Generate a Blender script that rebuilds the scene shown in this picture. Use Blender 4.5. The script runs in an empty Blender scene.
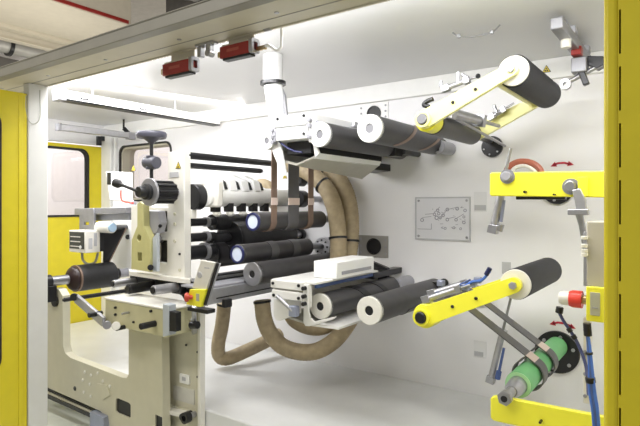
import bpy, bmesh, math, random
from math import sin, cos, pi, radians
from mathutils import Vector, Matrix
from mathutils.geometry import tessellate_polygon
random.seed(4)
S = bpy.context.scene
COL = S.collection

# ------------------------------------------------------------------ camera
YAW = radians(35.6); F = 530.0; HZ = 205.0; CZ = 1.6      # horizon row, eye height
cd = bpy.data.cameras.new('camera'); cam = bpy.data.objects.new('camera', cd); COL.objects.link(cam)
cam.location = (0, 0, CZ); cam.rotation_euler = (radians(90), 0, YAW)
cd.sensor_width = 36; cd.lens = F / 640 * 36; cd.shift_y = -(213 - HZ) / 640; cd.clip_start = .05
S.camera = cam
# ------------------------------------------------------------------ world, lights, exposure
w = bpy.data.worlds.new('hall_light'); S.world = w; w.use_nodes = True
bg = w.node_tree.nodes['Background']; bg.inputs[0].default_value = (1.0, .965, .90, 1); bg.inputs[1].default_value = .42
S.view_settings.view_transform = 'Standard'; S.view_settings.look = 'None'
S.view_settings.gamma = 1; S.view_settings.exposure = 0.08
S.view_settings.use_curve_mapping = False
def area(name, loc, target, sx, sy, power, color=(1, 1, 1), spread=180):
    l = bpy.data.lights.new(name, 'AREA'); l.shape = 'RECTANGLE'; l.size = sx; l.size_y = sy
    l.energy = power; l.color = color; l.spread = radians(spread)
    o = bpy.data.objects.new(name, l); COL.objects.link(o); o.location = loc
    d = Vector(target) - Vector(loc); o.rotation_euler = d.to_track_quat('-Z', 'Y').to_euler()
    return o
area('front_tube_light', (-2.2, 1.93, 2.44), (-2.2, 2.75, 1.35), 6.2, .08, 76, (.985, .985, 1))
area('side_tube_light', (-3.62, 2.5, 2.26), (-3.3, 2.65, .8), .1, 1.0, 17, (.985, .985, 1))
area('hall_fill_light', (-3.2, -1.0, 3.9), (-3.4, 2.3, .8), 3.0, .5, 60, (1, .95, .85))  # unseen area light added for general hall light, no fixture built
area('hall_fill_light', (-7.9, 4.4, 3.1), (-9.0, 6.2, 1.5), 2.2, 1.2, 62, (1, .97, .94))  # added out of sight to whiten hall walls behind window and door
area('raft_fill_light', (-5.6, 2.5, 2.62), (-6.2, 2.2, 4.2), 3.6, .5, 22, (1, .96, .86))  # added fill hidden above the enclosure, brightens the raft underside
area('raft_fill_light', (-3.4, 2.7, 2.62), (-5.4, 3.2, 4.1), 1.6, .5, 24, (1, .96, .88))  # second hidden fill, added for the raft side and ducts

# ------------------------------------------------------------------ picking helpers
SF, CF = sin(YAW), cos(YAW)
def ray(px, py):
    rc = (px - 320) / F
    return Vector((-SF + CF * rc, CF + SF * rc, (HZ - py) / F))
def at(px, py, Y=None, X=None, Z=None):
    d = ray(px, py)
    t = Y / d.y if Y is not None else (X / d.x if X is not None else (Z - CZ) / d.z)
    return Vector((d.x * t, d.y * t, d.z * t + CZ))
def sz(px, Y, n):                                   # size of n pixels at column px, depth Y
    return n * Y / ray(px, 0).y / F
def xz(pts, Y):
    return [(lambda p: (p.x, p.z))(at(a, b, Y=Y)) for a, b in pts]

# ------------------------------------------------------------------ materials
MATS = {}
def mat(name, col, rough=.45, metal=0, var=.05, scale=12, coat=0, emis=None, bump=0, spec=.5):
    if name in MATS: return MATS[name]
    m = bpy.data.materials.new(name); m.use_nodes = True; nt = m.node_tree; b = nt.nodes['Principled BSDF']
    tc = nt.nodes.new('ShaderNodeTexCoord'); nz = nt.nodes.new('ShaderNodeTexNoise'); nz.inputs['Scale'].default_value = scale
    nz.inputs['Detail'].default_value = 4
    nt.links.new(tc.outputs['Object'], nz.inputs['Vector'])
    cr = nt.nodes.new('ShaderNodeValToRGB'); cr.color_ramp.elements[0].position = .3; cr.color_ramp.elements[1].position = .7
    cr.color_ramp.elements[0].color = tuple(max(0, c * (1 - var)) for c in col) + (1,)
    cr.color_ramp.elements[1].color = tuple(min(1, c * (1 + var)) for c in col) + (1,)
    nt.links.new(nz.outputs['Fac'], cr.inputs['Fac']); nt.links.new(cr.outputs['Color'], b.inputs['Base Color'])
    b.inputs['Roughness'].default_value = rough; b.inputs['Metallic'].default_value = metal
    b.inputs['Coat Weight'].default_value = coat; b.inputs['Specular IOR Level'].default_value = spec
    if emis: b.inputs['Emission Color'].default_value = (*col, 1); b.inputs['Emission Strength'].default_value = emis
    if bump:
        bp = nt.nodes.new('ShaderNodeBump'); bp.inputs['Strength'].default_value = bump; bp.inputs['Distance'].default_value = .01
        nt.links.new(nz.outputs['Fac'], bp.inputs['Height']); nt.links.new(bp.outputs['Normal'], b.inputs['Normal'])
    MATS[name] = m; return m
def glass(name, tint=(1, 1, 1), refl=.12):
    m = bpy.data.materials.new(name); m.use_nodes = True; nt = m.node_tree; nt.nodes.clear()
    o = nt.nodes.new('ShaderNodeOutputMaterial'); mx = nt.nodes.new('ShaderNodeMixShader'); t = nt.nodes.new('ShaderNodeBsdfTransparent')
    g = nt.nodes.new('ShaderNodeBsdfGlossy'); g.inputs['Roughness'].default_value = .03; t.inputs[0].default_value = (*tint, 1)
    mx.inputs[0].default_value = refl
    nt.links.new(t.outputs[0], mx.inputs[1]); nt.links.new(g.outputs[0], mx.inputs[2]); nt.links.new(mx.outputs[0], o.inputs[0]); return m
WHITE = mat('white_enamel', (.86, .86, .85), .38, var=.02)
WALLM = mat('wall_white_paint', (.84, .835, .85), .42, var=.025, scale=3)
CREAM = mat('cream_machine_paint', (.58, .555, .43), .42, var=.03)
CREAMW = mat('pale_cream_paint', (.78, .76, .70), .4, var=.03)
FLOORM = mat('platform_paint', (.73, .735, .73), .33, var=.05, scale=4, bump=.05)
CEILM = mat('ceiling_sheet', (.70, .70, .71), .33, var=.02, scale=2)
BEIGE = mat('beam_beige', (.58, .54, .44), .5, var=.03)
BEAMG = mat('beam_grey', (.26, .25, .22), .45, var=.04)
YEL = mat('yellow_paint', (.83, .72, .02), .35, var=.03, coat=.15)
YELD = mat('yellow_door_paint', (.74, .62, .018), .38, var=.03, coat=.1)
YELB = mat('bright_yellow_paint', (.95, .90, .05), .32, var=.02, coat=.2)
RUB = mat('dark_rubber', (.026, .026, .028), .5, var=.15, scale=30)
RUBG = mat('grooved_rubber', (.018, .018, .022), .62, var=.3, scale=160, bump=.3)
RUBL = mat('grey_film_roll', (.05, .048, .05), .4, var=.12, scale=18)
BLK = mat('black_plastic', (.012, .012, .014), .4, var=.2)
BLKM = mat('black_steel', (.02, .02, .022), .3, .3, var=.2)
ALU = mat('brushed_aluminium', (.46, .46, .49), .34, .75, var=.06, scale=40)
STEEL = mat('machined_steel', (.40, .40, .42), .28, .85, var=.08, scale=30)
GREYP = mat('grey_paint', (.33, .33, .36), .4, var=.06)
CAPW = mat('pale_end_cap', (.80, .78, .72), .38, .1, var=.04, scale=25)
CAPB = mat('pale_blue_cap', (.70, .77, .93), .4, var=.04)
NAVY = mat('navy_seal', (.015, .02, .10), .4, var=.1)
BLUE = mat('blue_strip', (.07, .12, .32), .4, var=.1)
BLUEL = mat('blue_hose', (.07, .18, .62), .35, var=.08)
TAN = mat('tan_hose', (.40, .32, .20), .6, var=.14, scale=24)
GRN = mat('green_core_paint', (.16, .50, .19), .42, var=.05)
RED = mat('red_plastic', (.30, .02, .015), .35, var=.12)
REDB = mat('bright_red_plastic', (.70, .05, .03), .35, var=.06)
COP = mat('copper_film', (.25, .17, .13), .38, .35, var=.1)
PINK = mat('pale_splice_tape', (.72, .58, .52), .5, var=.05)
STRAP = mat('grey_strip_film', (.10, .097, .10), .45, var=.1)
HANDW = mat('handwheel_grey', (.075, .075, .10), .4, var=.1)
LAMP = mat('lamp_tube_glow', (1, .99, .97), .4, var=0, emis=5)
LABEL = mat('label_grey', (.48, .48, .50), .5, var=.06)
SEAL = mat('rubber_seal', (.02, .02, .018), .6, var=.1)
PANE = glass('door_pane', (.97, .95, .96), .08)
DUCTM = mat('galvanised_duct', (.45, .44, .42), .45, .3, var=.12, scale=6)
HALLC = mat('hall_ceiling_paint', (.62, .57, .47), .7, var=.03)
HALLW = mat('hall_wall_paint', (.86, .84, .84), .7, var=.03)
HALLF = mat('hall_floor_paint', (.58, .60, .53), .4, var=.05)

# ------------------------------------------------------------------ mesh builder
class MB:
    def __init__(s): s.v = []; s.f = []
    def add(s, V, Fc):
        n = len(s.v); s.v += [Vector(p) for p in V]; s.f += [[i + n for i in q] for q in Fc]; return s
    def hexa(s, p):                                   # bottom ring 0-3, top ring 4-7
        return s.add(p, [(0, 1, 2, 3), (4, 5, 6, 7), (0, 1, 5, 4), (1, 2, 6, 5), (2, 3, 7, 6), (3, 0, 4, 7)])
    def box(s, x0, x1, y0, y1, z0, z1):
        return s.hexa([(x0, y0, z0), (x1, y0, z0), (x1, y1, z0), (x0, y1, z0), (x0, y0, z1), (x1, y0, z1), (x1, y1, z1), (x0, y1, z1)])
    def cbox(s, c, sx, sy, sz_, R=None):
        R = R or Matrix.Identity(3); c = Vector(c)
        q = [(-1, -1, -1), (1, -1, -1), (1, 1, -1), (-1, 1, -1), (-1, -1, 1), (1, -1, 1), (1, 1, 1), (-1, 1, 1)]
        return s.hexa([c + R @ Vector((a * sx / 2, b * sy / 2, d * sz_ / 2)) for a, b, d in q])
    def bar(s, a, b, wd, th, up=(0, 1, 0)):           # rectangular bar a->b, width wd across, th along 'up'
        a = Vector(a); b = Vector(b); d = (b - a); L = d.length; d.normalize()
        u = Vector(up); u = (u - d * u.dot(d)).normalized(); r = d.cross(u)
        return s.cbox((a + b) / 2, L, wd, th, Matrix((d, r, u)).transposed())
    def lathe(s, a, ax, prof, n=36):                  # prof: (radius, distance along axis)
        a = Vector(a); ax = Vector(ax).normalized(); u = ax.orthogonal().normalized(); v = ax.cross(u)
        V = []; Fc = []
        for r, h in prof:
            for k in range(n):
                t = 2 * pi * k / n; V.append(a + ax * h + (u * cos(t) + v * sin(t)) * max(r, 1e-5))
        for i in range(len(prof) - 1):
            for k in range(n): Fc.append((i * n + k, i * n + (k + 1) % n, (i + 1) * n + (k + 1) % n, (i + 1) * n + k))
        Fc.append(tuple(range(n))); Fc.append(tuple((len(prof) - 1) * n + k for k in range(n)))
        return s.add(V, Fc)
    def cyl(s, a, b, r, r1=None, n=36):
        a = Vector(a); b = Vector(b); L = (b - a).length; r1 = r if r1 is None else r1
        c = min(.004, r * .12, L * .2)
        return s.lathe(a, b - a, [(r - c, 0), (r, c), (r1, L - c), (r1 - c, L)], n)
    def ring(s, a, b, ro, ri, n=36):
        a = Vector(a); b = Vector(b); ax = b - a; L = ax.length; ax.normalize(); u = ax.orthogonal().normalized(); v = ax.cross(u)
        V = []; Fc = []; P = [(ri, 0), (ro, 0), (ro, L), (ri, L)]
        for r, h in P:
            for k in range(n):
                t = 2 * pi * k / n; V.append(a + ax * h + (u * cos(t) + v * sin(t)) * r)
        for i in range(4):
            for k in range(n): Fc.append((i * n + k, i * n + (k + 1) % n, ((i + 1) % 4) * n + (k + 1) % n, ((i + 1) % 4) * n + k))
        return s.add(V, Fc)
    def tube(s, pts, r, n=12, smooth=6, corr=0, pitch=0, closed=False):
        P = [Vector(p) for p in pts]
        if smooth and len(P) > 2:
            Q = [2 * P[0] - P[1]] + P + [2 * P[-1] - P[-2]]; out = []
            for i in range(1, len(Q) - 2):
                for k in range(smooth):
                    t = k / smooth; a, b, c, d = Q[i - 1:i + 3]
                    out.append(.5 * (2 * b + (c - a) * t + (2 * a - 5 * b + 4 * c - d) * t * t + (3 * b - a - 3 * c + d) * t ** 3))
            out.append(P[-1]); P = out
        if pitch:                                     # resample for corrugated hose
            L = [0]
            for i in range(1, len(P)): L.append(L[-1] + (P[i] - P[i - 1]).length)
            m = int(L[-1] / pitch * 2); R_ = []; j = 0
            for k in range(m + 1):
                t = L[-1] * k / m
                while j < len(L) - 2 and L[j + 1] < t: j += 1
                R_.append(P[j].lerp(P[j + 1], (t - L[j]) / max(1e-9, L[j + 1] - L[j])))
            P = R_
        V = []; Fc = []; u = None
        for i, p in enumerate(P):
            d = (P[min(i + 1, len(P) - 1)] - P[max(i - 1, 0)]).normalized()
            u = d.orthogonal().normalized() if u is None else (u - d * u.dot(d)).normalized()
            v = d.cross(u); rr = r * (1 + (corr if i % 2 else -corr))
            for k in range(n):
                t = 2 * pi * k / n; V.append(p + (u * cos(t) + v * sin(t)) * rr)
        for i in range(len(P) - 1):
            for k in range(n): Fc.append((i * n + k, i * n + (k + 1) % n, (i + 1) * n + (k + 1) % n, (i + 1) * n + k))
        Fc.append(tuple(range(n))); Fc.append(tuple((len(P) - 1) * n + k for k in range(n)))
        return s.add(V, Fc)
    def plate(s, outer, holes, y0, y1):               # (x,z) outline with holes, extruded along y
        loops = [outer] + holes; tri = tessellate_polygon([[Vector((a, b, 0)) for a, b in l] for l in loops])
        flat = [p for l in loops for p in l]; n = len(flat)
        V = [(a, y0, b) for a, b in flat] + [(a, y1, b) for a, b in flat]
        Fc = [tuple(t) for t in tri] + [tuple(i + n for i in reversed(t)) for t in tri]; o = 0
        for l in loops:
            m = len(l)
            for i in range(m): Fc.append((o + i, o + (i + 1) % m, o + (i + 1) % m + n, o + i + n))
            o += m
        return s.add(V, Fc)
    def plateX(s, outer, holes, x0, x1):              # (y,z) outline extruded along x
        k = len(s.v); s.plate(outer, holes, x0, x1)
        for i in range(k, len(s.v)): p = s.v[i]; s.v[i] = Vector((p.y, p.x, p.z))
        return s
    def ribbon(s, path, y0, y1, th):                  # (x,z) path, a film of width y0..y1
        n = len(path); nor = []
        for i in range(n):
            a = path[max(i - 1, 0)]; b = path[min(i + 1, n - 1)]; d = Vector((b[0] - a[0], b[1] - a[1])); d.normalize(); nor.append((-d.y, d.x))
        V = []; Fc = []
        for (x, z), (nx, nz) in zip(path, nor):
            h = th / 2; V += [(x + nx * h, y0, z + nz * h), (x + nx * h, y1, z + nz * h), (x - nx * h, y1, z - nz * h), (x - nx * h, y0, z - nz * h)]
        for i in range(n - 1):
            for k in range(4): Fc.append((i * 4 + k, i * 4 + (k + 1) % 4, i * 4 + 4 + (k + 1) % 4, i * 4 + 4 + k))
        Fc += [(0, 1, 2, 3), tuple((n - 1) * 4 + k for k in range(4))]
        return s.add(V, Fc)
    def build(s, name, m, parent=None, off=(0, 0, 0), bevel=0, ang=35):
        off = Vector(off); me = bpy.data.meshes.new(name); me.from_pydata([p - off for p in s.v], [], s.f)
        b = bmesh.new(); b.from_mesh(me); bmesh.ops.recalc_face_normals(b, faces=b.faces); b.to_mesh(me); b.free()
        for p in me.polygons: p.use_smooth = True
        me.set_sharp_from_angle(angle=radians(ang)); me.materials.append(m)
        o = bpy.data.objects.new(name, me); COL.objects.link(o)
        if parent is not None: o.parent = parent
        if bevel:
            md = o.modifiers.new('bevel', 'BEVEL'); md.width = bevel; md.segments = 2; md.limit_method = 'ANGLE'; md.angle_limit = radians(40)
        return o
def circ(cx, cz, r, n=24, a0=0, a1=2 * pi, end=False):
    return [(cx + r * cos(a0 + (a1 - a0) * k / (n - (1 if end else 0))), cz + r * sin(a0 + (a1 - a0) * k / (n - (1 if end else 0)))) for k in range(n)]
def rrect(x0, x1, z0, z1, r, n=6):
    out = []
    for cx, cz, a in ((x1 - r, z1 - r, 0), (x0 + r, z1 - r, pi / 2), (x0 + r, z0 + r, pi), (x1 - r, z0 + r, 1.5 * pi)):
        out += [(cx + r * cos(a + pi / 2 * k / n), cz + r * sin(a + pi / 2 * k / n)) for k in range(n + 1)]
    return out
def props(o, label, cat, group=None, kind=None):
    o['label'] = label; o['category'] = cat
    if group: o['group'] = group
    if kind: o['kind'] = kind
    return o
def thing(name, label, cat, loc, group=None):
    o = bpy.data.objects.new(name, None); COL.objects.link(o); o.location = loc; o.empty_display_size = .05
    return props(o, label, cat, group)
def part(t, name, mb, m, bevel=0, label=None, up=None, ang=35):     # up: the part a sub-part sits on
    o = mb.build(name, m, t if up is None else up, t.location, bevel, ang)
    if label: o['label'] = label
    return o
def solo(name, label, cat, mb, m, bevel=0, group=None):
    base = Vector((sum(p.x for p in mb.v) / len(mb.v), sum(p.y for p in mb.v) / len(mb.v), min(p.z for p in mb.v)))
    o = mb.build(name, m, None, base, bevel); o.location = base
    return props(o, label, cat, group)
def struct(name, mb, m, parent=None, bevel=0):
    o = mb.build(name, m, parent, (0, 0, 0), bevel)
    if parent is None: o['kind'] = 'structure'
    return o
def sempty(name):
    o = bpy.data.objects.new(name, None); COL.objects.link(o); o['kind'] = 'structure'; return o
V3 = Vector
EY = V3((0, 1, 0)); EX = V3((1, 0, 0)); EZ = V3((0, 0, 1))
def plus(p, dx=0, dy=0, dz=0): return V3((p[0] + dx, p[1] + dy, p[2] + dz))
# ------------------------------------------------------------------ the setting
YW = 3.5; ZF = CZ - 1.27; ZC = CZ + .90; XL = -5.5; XR = .95
a = at(120, 148.5, Y=YW); b = at(171.5, 141, Y=YW)
wx0, wx1, wz0, wz1 = a.x, b.x, CZ + .045, CZ + .65
win = rrect(wx0, wx1, wz0, wz1, .09)
struct('wall_back', MB().plate([(XL - .1, ZF - .4), (XR, ZF - .4), (XR, ZC + .1), (XL - .1, ZC + .1)], [win], YW, YW + .03), WALLM)
wn = struct('window_1', MB().plate(rrect(wx0 - .005, wx1 + .005, wz0 - .005, wz1 + .005, .09), [rrect(wx0 + .012, wx1 - .012, wz0 + .012, wz1 - .012, .08)], YW - .012, YW + .012), SEAL)
struct('window_frame', MB().plate(rrect(wx0 + .005, wx1 - .005, wz0 + .005, wz1 - .005, .088), [rrect(wx0 + .03, wx1 - .03, wz0 + .03, wz1 - .03, .07)], YW + .012, YW + .16), BEIGE, wn)
struct('window_pane', MB().plate(rrect(wx0 + .01, wx1 - .01, wz0 + .01, wz1 - .01, .08), [], YW + .10, YW + .104), PANE, wn)
# trunking along the top of the back wall
struct('trim_1', MB().box(XL, XR, YW - .035, YW, CZ + .775, ZC), WHITE, bevel=.004)
struct('ceiling', MB().box(XL - .1, XR, 1.84, YW + .05, ZC, ZC + .03), CEILM)
struct('floor', MB().box(-11, 3, -2.5, 9, -.06, 0), HALLF)
pl = struct('machine_base_platform', MB().box(XL + .02, XR - .02, 2.262, YW - .002, .002, ZF), FLOORM, bevel=.01)
pl['kind'] = 'structure'
# left wall with its yellow door
d0 = at(103, 147, X=XL); dz1 = CZ + .655; dy1 = d0.y; dy0 = 2.0
struct('wall_left', MB().plateX([(1.75, ZC), (1.75, 0), (1.86, 0), (1.86, dz1 + .02), (YW, dz1 + .02), (YW, ZC)], [], XL - .06, XL), WALLM)
p0 = at(88, 153, X=XL); p1 = at(88, 215.5, X=XL)
wy1 = p0.y; wzt = p0.z + .03; wzb = p1.z
dr = struct('door_1', MB().plateX([(1.9, ZF - .25), (dy1, ZF - .25), (dy1, dz1), (1.9, dz1)], [rrect(dy0 + .12, wy1, wzb, wzt, .09)], XL - .05, XL - .002), YELD, bevel=.004)
struct('door_seal', MB().plateX(rrect(dy0 + .105, wy1 + .012, wzb - .012, wzt + .012, .095), [rrect(dy0 + .13, wy1 - .01, wzb + .01, wzt - .01, .085)], XL - .055, XL + .006), SEAL, dr)
struct('door_pane', MB().plateX(rrect(dy0 + .12, wy1, wzb, wzt, .09), [], XL - .03, XL - .025), PANE, dr)
struct('wall_right', MB().box(XR, XR + .05, 1.7, YW + .03, 0, ZC), WALLM)
# corner profile beside the door
cp = MB(); q0 = at(107, 150, Y=YW - .05).x; q1 = at(112.5, 150, Y=YW - .05).x; q2 = at(118.5, 150, Y=YW).x
cp.box(XL, q1 - .01, YW - .07, YW, ZF, ZC - .13).box(q1, q2, YW - .04, YW, ZF, ZC - .13)
struct('trim_2', cp, WHITE, bevel=.006)
# front header beam: grey front profile and beige soffit with its lip
ZS = CZ + .807
struct('trim_3', MB().box(-7.5, XR, 1.60, 1.85, ZS, ZS + .03).box(-7.5, XR, 1.835, 1.852, ZS - .006, ZC + .02), BEIGE, bevel=.003)
bm_ = struct('trim_4', MB().box(-7.5, XR, 1.54, 1.60, ZS - .002, ZS + .056).box(-7.5, XR, 1.534, 1.55, ZS + .052, ZS + .06), BEAMG, bevel=.004)
gr = MB()
for k in range(12): gr.cyl((-6.4 + k * .62, 1.70, ZS - .004), (-6.4 + k * .62, 1.70, ZS + .002), .011, n=12)
struct('beam_screws', gr, STEEL, bm_)
gv = MB().box(-7.5, XR, 1.742, 1.748, ZS - .0015, ZS + .003)
struct('beam_seam', gv, BEAMG, bm_)
# post between the two openings
px1 = at(48, 200, Y=1.85).x
struct('trim_5', MB().box(px1 - .075, px1, 1.722, 1.85, .0, ZS), mat('post_white', (.72, .72, .70), .4, var=.02), bevel=.006)
# yellow machine guard standing at the right end, with its slotted joint
ra = at(604, 200, Y=1.66); rb = at(619.3, 200, Y=1.66); rc_ = at(621.4, 200, Y=1.66)
gd = struct('trim_6', MB().box(ra.x, rb.x, 1.645, 1.78, 0, ZS + .001), YELD, bevel=.012)
hol = []
for k in range(9):
    za = at(620, 10.5 + 56.6 * k, Y=1.66).z; zb = at(620, 54.5 + 56.6 * k, Y=1.66).z
    hol.append([(rb.x + .0002, zb), (rc_.x, zb), (rc_.x, za), (rb.x + .0002, za)])
struct('guard_panel', MB().plate([(rb.x - .002, 0), (XR, 0), (XR, ZS), (rb.x - .002, ZS)], hol, 1.650, 1.69), YELD, gd)
struct('slot_backing', MB().box(rb.x - .01, rc_.x + .02, 1.695, 1.70, 0, ZS), BLK, gd)
# the wide yellow door folded out toward the viewer at the left post
ly1 = 1.718; ltop = CZ + .735; lx = px1 - .012
yt = at(-.6, 112, X=lx)
od = thing('guard_door', 'wide yellow guard door swung open at the far left, beside the white post', 'door', (lx - .02, 1.3, .12))
part(od, 'door_leaf', MB().plateX([(.55, .12), (ly1, .12), (ly1, ltop), (.55, ltop)], [rrect(.75, yt.y, .55, yt.z, .08)], lx - .045, lx), YELD, .004)
part(od, 'window_seal', MB().plateX(rrect(.738, yt.y + .012, .538, yt.z + .012, .085), [rrect(.76, yt.y - .01, .56, yt.z - .01, .075)], lx - .049, lx + .004), SEAL)
part(od, 'window_pane', MB().plateX(rrect(.75, yt.y, .55, yt.z, .08), [], lx - .025, lx - .02), PANE)
part(od, 'hinge_strip', MB().box(lx, lx + .006, ly1 - .055, ly1 - .03, .14, ltop - .02), YELD, .002)
cb = MB(); P = [at(28.5, 95, Y=1.70), at(28, 108, Y=1.70), at(31, 121, Y=1.72), at(36, 123.5, Y=1.76), at(40.5, 117, Y=1.79), at(41, 96, Y=1.79), at(40.5, 90, Y=1.79)]
for p in P: p.x = px1 + .012
solo('cable_loop', 'thin grey cable looped between the open yellow door and white post', 'cable', cb.tube(P, .003, 8), mat('cable_grey', (.42, .42, .36), .5))
# the hall outside the machine
struct('wall_hall_back', MB().box(-11, 3, 6.6, 6.7, 0, 4.6), HALLW)
struct('wall_hall_left', MB().box(-9.6, -9.5, -2.5, 6.7, 0, 4.6), HALLW)
struct('ceiling_hall', MB().box(-11, 3, .2, 6.7, 4.6, 4.7), mat('hall_roof_deck', (.50, .47, .42), .7, var=.06))
k = 2.2 + CZ
s1 = struct('ceiling_raft', MB().box(-6.85, -5.68, .2, 3.95, k, k + .34), HALLC, bevel=.01)
s1['kind'] = 'structure'
struct('red_stripe', MB().box(-5.683, -5.66, .2, 3.9, k + .012, k + .05), RED, s1)
struct('raft_edge', MB().box(-6.95, -6.84, .2, 3.95, k - .05, k + .03), HALLC, s1)
def duct(name, label, mb, m, cat='duct'): return solo(name, label, cat, mb, m, .0)
dp = thing('ceiling_pipe', 'silver hall ceiling pipe with dark clamp, upper left corner', 'pipe', (-7.3, 3.0, k - .2))
pa = at(2, 44, X=-7.3); zz = pa.z
part(dp, 'pipe', MB().cyl((-7.3, .5, zz), (-7.3, 4.6, zz), .105), DUCTM)
pc = at(9, 44, X=-7.3)
part(dp, 'clamp', MB().ring((-7.3, pc.y - .02, zz), (-7.3, pc.y + .02, zz), .135, .1), BLKM)
part(dp, 'hanger', MB().cyl((-7.3, pc.y, zz + .12), (-7.3, pc.y, 4.6), .012), BLKM)
solo('ventilation_duct', 'dark grey square duct under the silver pipe, upper left', 'duct', MB().box(-8.1, -7.55, 2.7, 5.2, zz - .38, zz - .1), mat('dark_duct', (.16, .15, .14), .5, .2, var=.1))
solo('cable_tray', 'pale flat cable tray beside the ceiling raft, upper left', 'tray', MB().box(-7.05, -6.98, .4, 5.2, k - .14, k - .02).box(-7.06, -6.95, .4, 5.2, k - .15, k - .135), HALLC)
# ducts seen through the gap above the beam, right of the raft
for (x, y0, y1, z, r, lb, nm) in ((-5.0, 1.6, 6.2, 4.25, .16, 'fat silver duct running back just right of the ceiling raft', 'round_duct'),
                                  (-4.55, 1.6, 6.2, 4.3, .09, 'thin silver duct right of the fat one, above the beam', 'round_duct')):
    t = thing(nm, lb, 'duct', (x, y0, z - r))
    part(t, 'tube', MB().cyl((x, y0, z), (x, y1, z), r), DUCTM)
    sm = MB()
    for i in range(6): sm.ring((x, y0 + .4 + i * .75, z), (x, y0 + .44 + i * .75, z), r + .012, r - .01)
    part(t, 'joint_band', sm, STEEL)
solo('roof_girder', 'dark steel roof beam crossing above the grey header, top left', 'beam', MB().box(-5.6, -3.2, 4.4, 4.6, 4.05, 4.58), mat('dark_roof_steel', (.10, .095, .09), .5, .2, var=.1), .01)
# ------------------------------------------------------------------ lamps and rails under the machine ceiling
lt = thing('tube_lamp', 'fluorescent tube lamp mounted inside behind the front beam', 'lamp', (-2.2, 1.91, ZC - .05))
part(lt, 'housing', MB().box(-5.2, .7, 1.88, 1.97, ZC - .035, ZC - .001), WHITE, .004)
part(lt, 'tube', MB().cyl((-5.15, 1.925, ZC - .052), (.65, 1.925, ZC - .052), .013, n=16), LAMP)
ra0 = at(60, 97, X=-3.66); ra1 = at(221, 122, X=-3.66)
zr = CZ + .735; ym = at(147, 112, X=-3.66).y
rl = thing('lamp_rail', 'long pale rail lamp under the ceiling, running back to wall', 'lamp', (-3.66, 2.4, zr))
part(rl, 'housing', MB().box(-3.70, -3.62, ra0.y, YW - .04, zr + .008, zr + .075), WHITE, .004)
part(rl, 'base_strip', MB().box(-3.705, -3.612, ra0.y + .02, YW - .045, zr, zr + .012), BLK, .001, label='black lower edge strip')
part(rl, 'diffuser', MB().box(-3.698, -3.615, ra0.y + .03, ym, zr + .016, zr + .066), LAMP, .003)
part(rl, 'end_cap', MB().box(-3.712, -3.606, ra0.y - .03, ra0.y + .02, zr - .004, zr + .082), GREYP, .004)
for px in (84, 143):
    p = at(px, 100, X=-3.61).y
    part(rl, 'clip', MB().box(-3.611, -3.602, p - .03, p + .03, zr + .02, zr + .032).box(-3.611, -3.602, p - .03, p - .02, zr + .02, zr + .045).box(-3.611, -3.602, p + .02, p + .03, zr + .02, zr + .045), STEEL)
for k in range(2): part(rl, 'hanger', MB().cyl((-3.64 - .05 * k, 2.2 + .8 * k, zr + .07), (-3.64 - .05 * k, 2.2 + .8 * k, ZC), .008, n=8), STEEL)
X2 = -4.9
g0 = at(59, 126, X=X2); g1 = at(133, 137, X=X2)
zz = (g0.z + g1.z) / 2
dk = thing('door_track', 'grey sliding track above the yellow door', 'rail', (X2, g0.y, zz))
part(dk, 'track', MB().box(X2 - .03, X2 + .03, g0.y, g1.y, zz - .03, zz + .03), ALU, .004)
part(dk, 'end_cap', MB().box(X2 - .034, X2 + .034, g0.y - .02, g0.y + .01, zz - .036, zz + .036), GREYP, .003)
part(dk, 'end_cap', MB().box(X2 - .034, X2 + .034, g1.y - .07, g1.y + .01, zz - .04, zz + .036), GREYP, .003)
bp = at(129, 127, X=X2)
part(dk, 'hanger', MB().bar((X2, bp.y, zz + .02), (X2 - .02, bp.y - .05, zz + .075), .03, .03).bar((X2 - .02, bp.y - .05, zz + .07), (X2 - .02, bp.y - .05, ZC), .014, .014, up=(1, 0, 0)), BLKM, label='black angled hanger')
lk = at(105, 139, X=XL + .05)
t = thing('door_latch', 'small black latch on top corner of the yellow door', 'latch', lk)
part(t, 'body', MB().cbox(plus(lk, .0), .05, .12, .05), BLKM, .004)
part(t, 'hook', MB().cbox(plus(lk, .01, -.08, -.03), .03, .05, .10).cyl(plus(lk, .03, .05, -.05), plus(lk, .03, .05, -.12), .018, n=12), BLKM, .003)

# ------------------------------------------------------------------ safety switches hanging under the beam
def switch(cx, cy, label, flip, group):
    p = at(cx, cy, Y=1.83); L = sz(cx, 1.83, 41); h = sz(cx, 1.83, 13)
    t = thing('safety_switch', label, 'switch', (p.x, p.y, p.z - h / 2), group)
    part(t, 'bracket', MB().box(p.x - L * .42, p.x + L * .42, 1.846, 1.852, p.z - .01, ZS + .01).box(p.x - L * .42, p.x + L * .42, 1.80, 1.852, p.z + h * .42, p.z + h * .5), BEIGE)
    part(t, 'body', MB().box(p.x - L / 2, p.x + L / 2, 1.80, 1.845, p.z - h / 2, p.z + h * .42), RED, .004)
    part(t, 'base', MB().box(p.x - L * .42, p.x + L / 2, 1.805, 1.843, p.z - h * .68, p.z - h * .5), BLK, .002)
    s = -1 if flip else 1
    part(t, 'actuator', MB().box(p.x - L / 2 - .028, p.x - L / 2, 1.812, 1.838, p.z - h * .3, p.z + h * .15), mat('brass', (.55, .42, .22), .35, .7), .003)
    rg = MB()
    rg.plateX(rrect(1.795, 1.85, p.z - h * .55, p.z + h * .55, .012), [rrect(1.810, 1.836, p.z - h * .3, p.z + h * .3, .006)], p.x + L / 2 - .0, p.x + L / 2 + .02)
    part(t, 'end_frame', rg, STEEL, .002)
    lb = MB().box(p.x - L * .25, p.x + L * .15, 1.7992, 1.8005, p.z - h * .1, p.z + h * .12)
    part(t, 'nameplate', lb, mat('worn_plate', (.42, .09, .06), .5))
    return p
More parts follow.
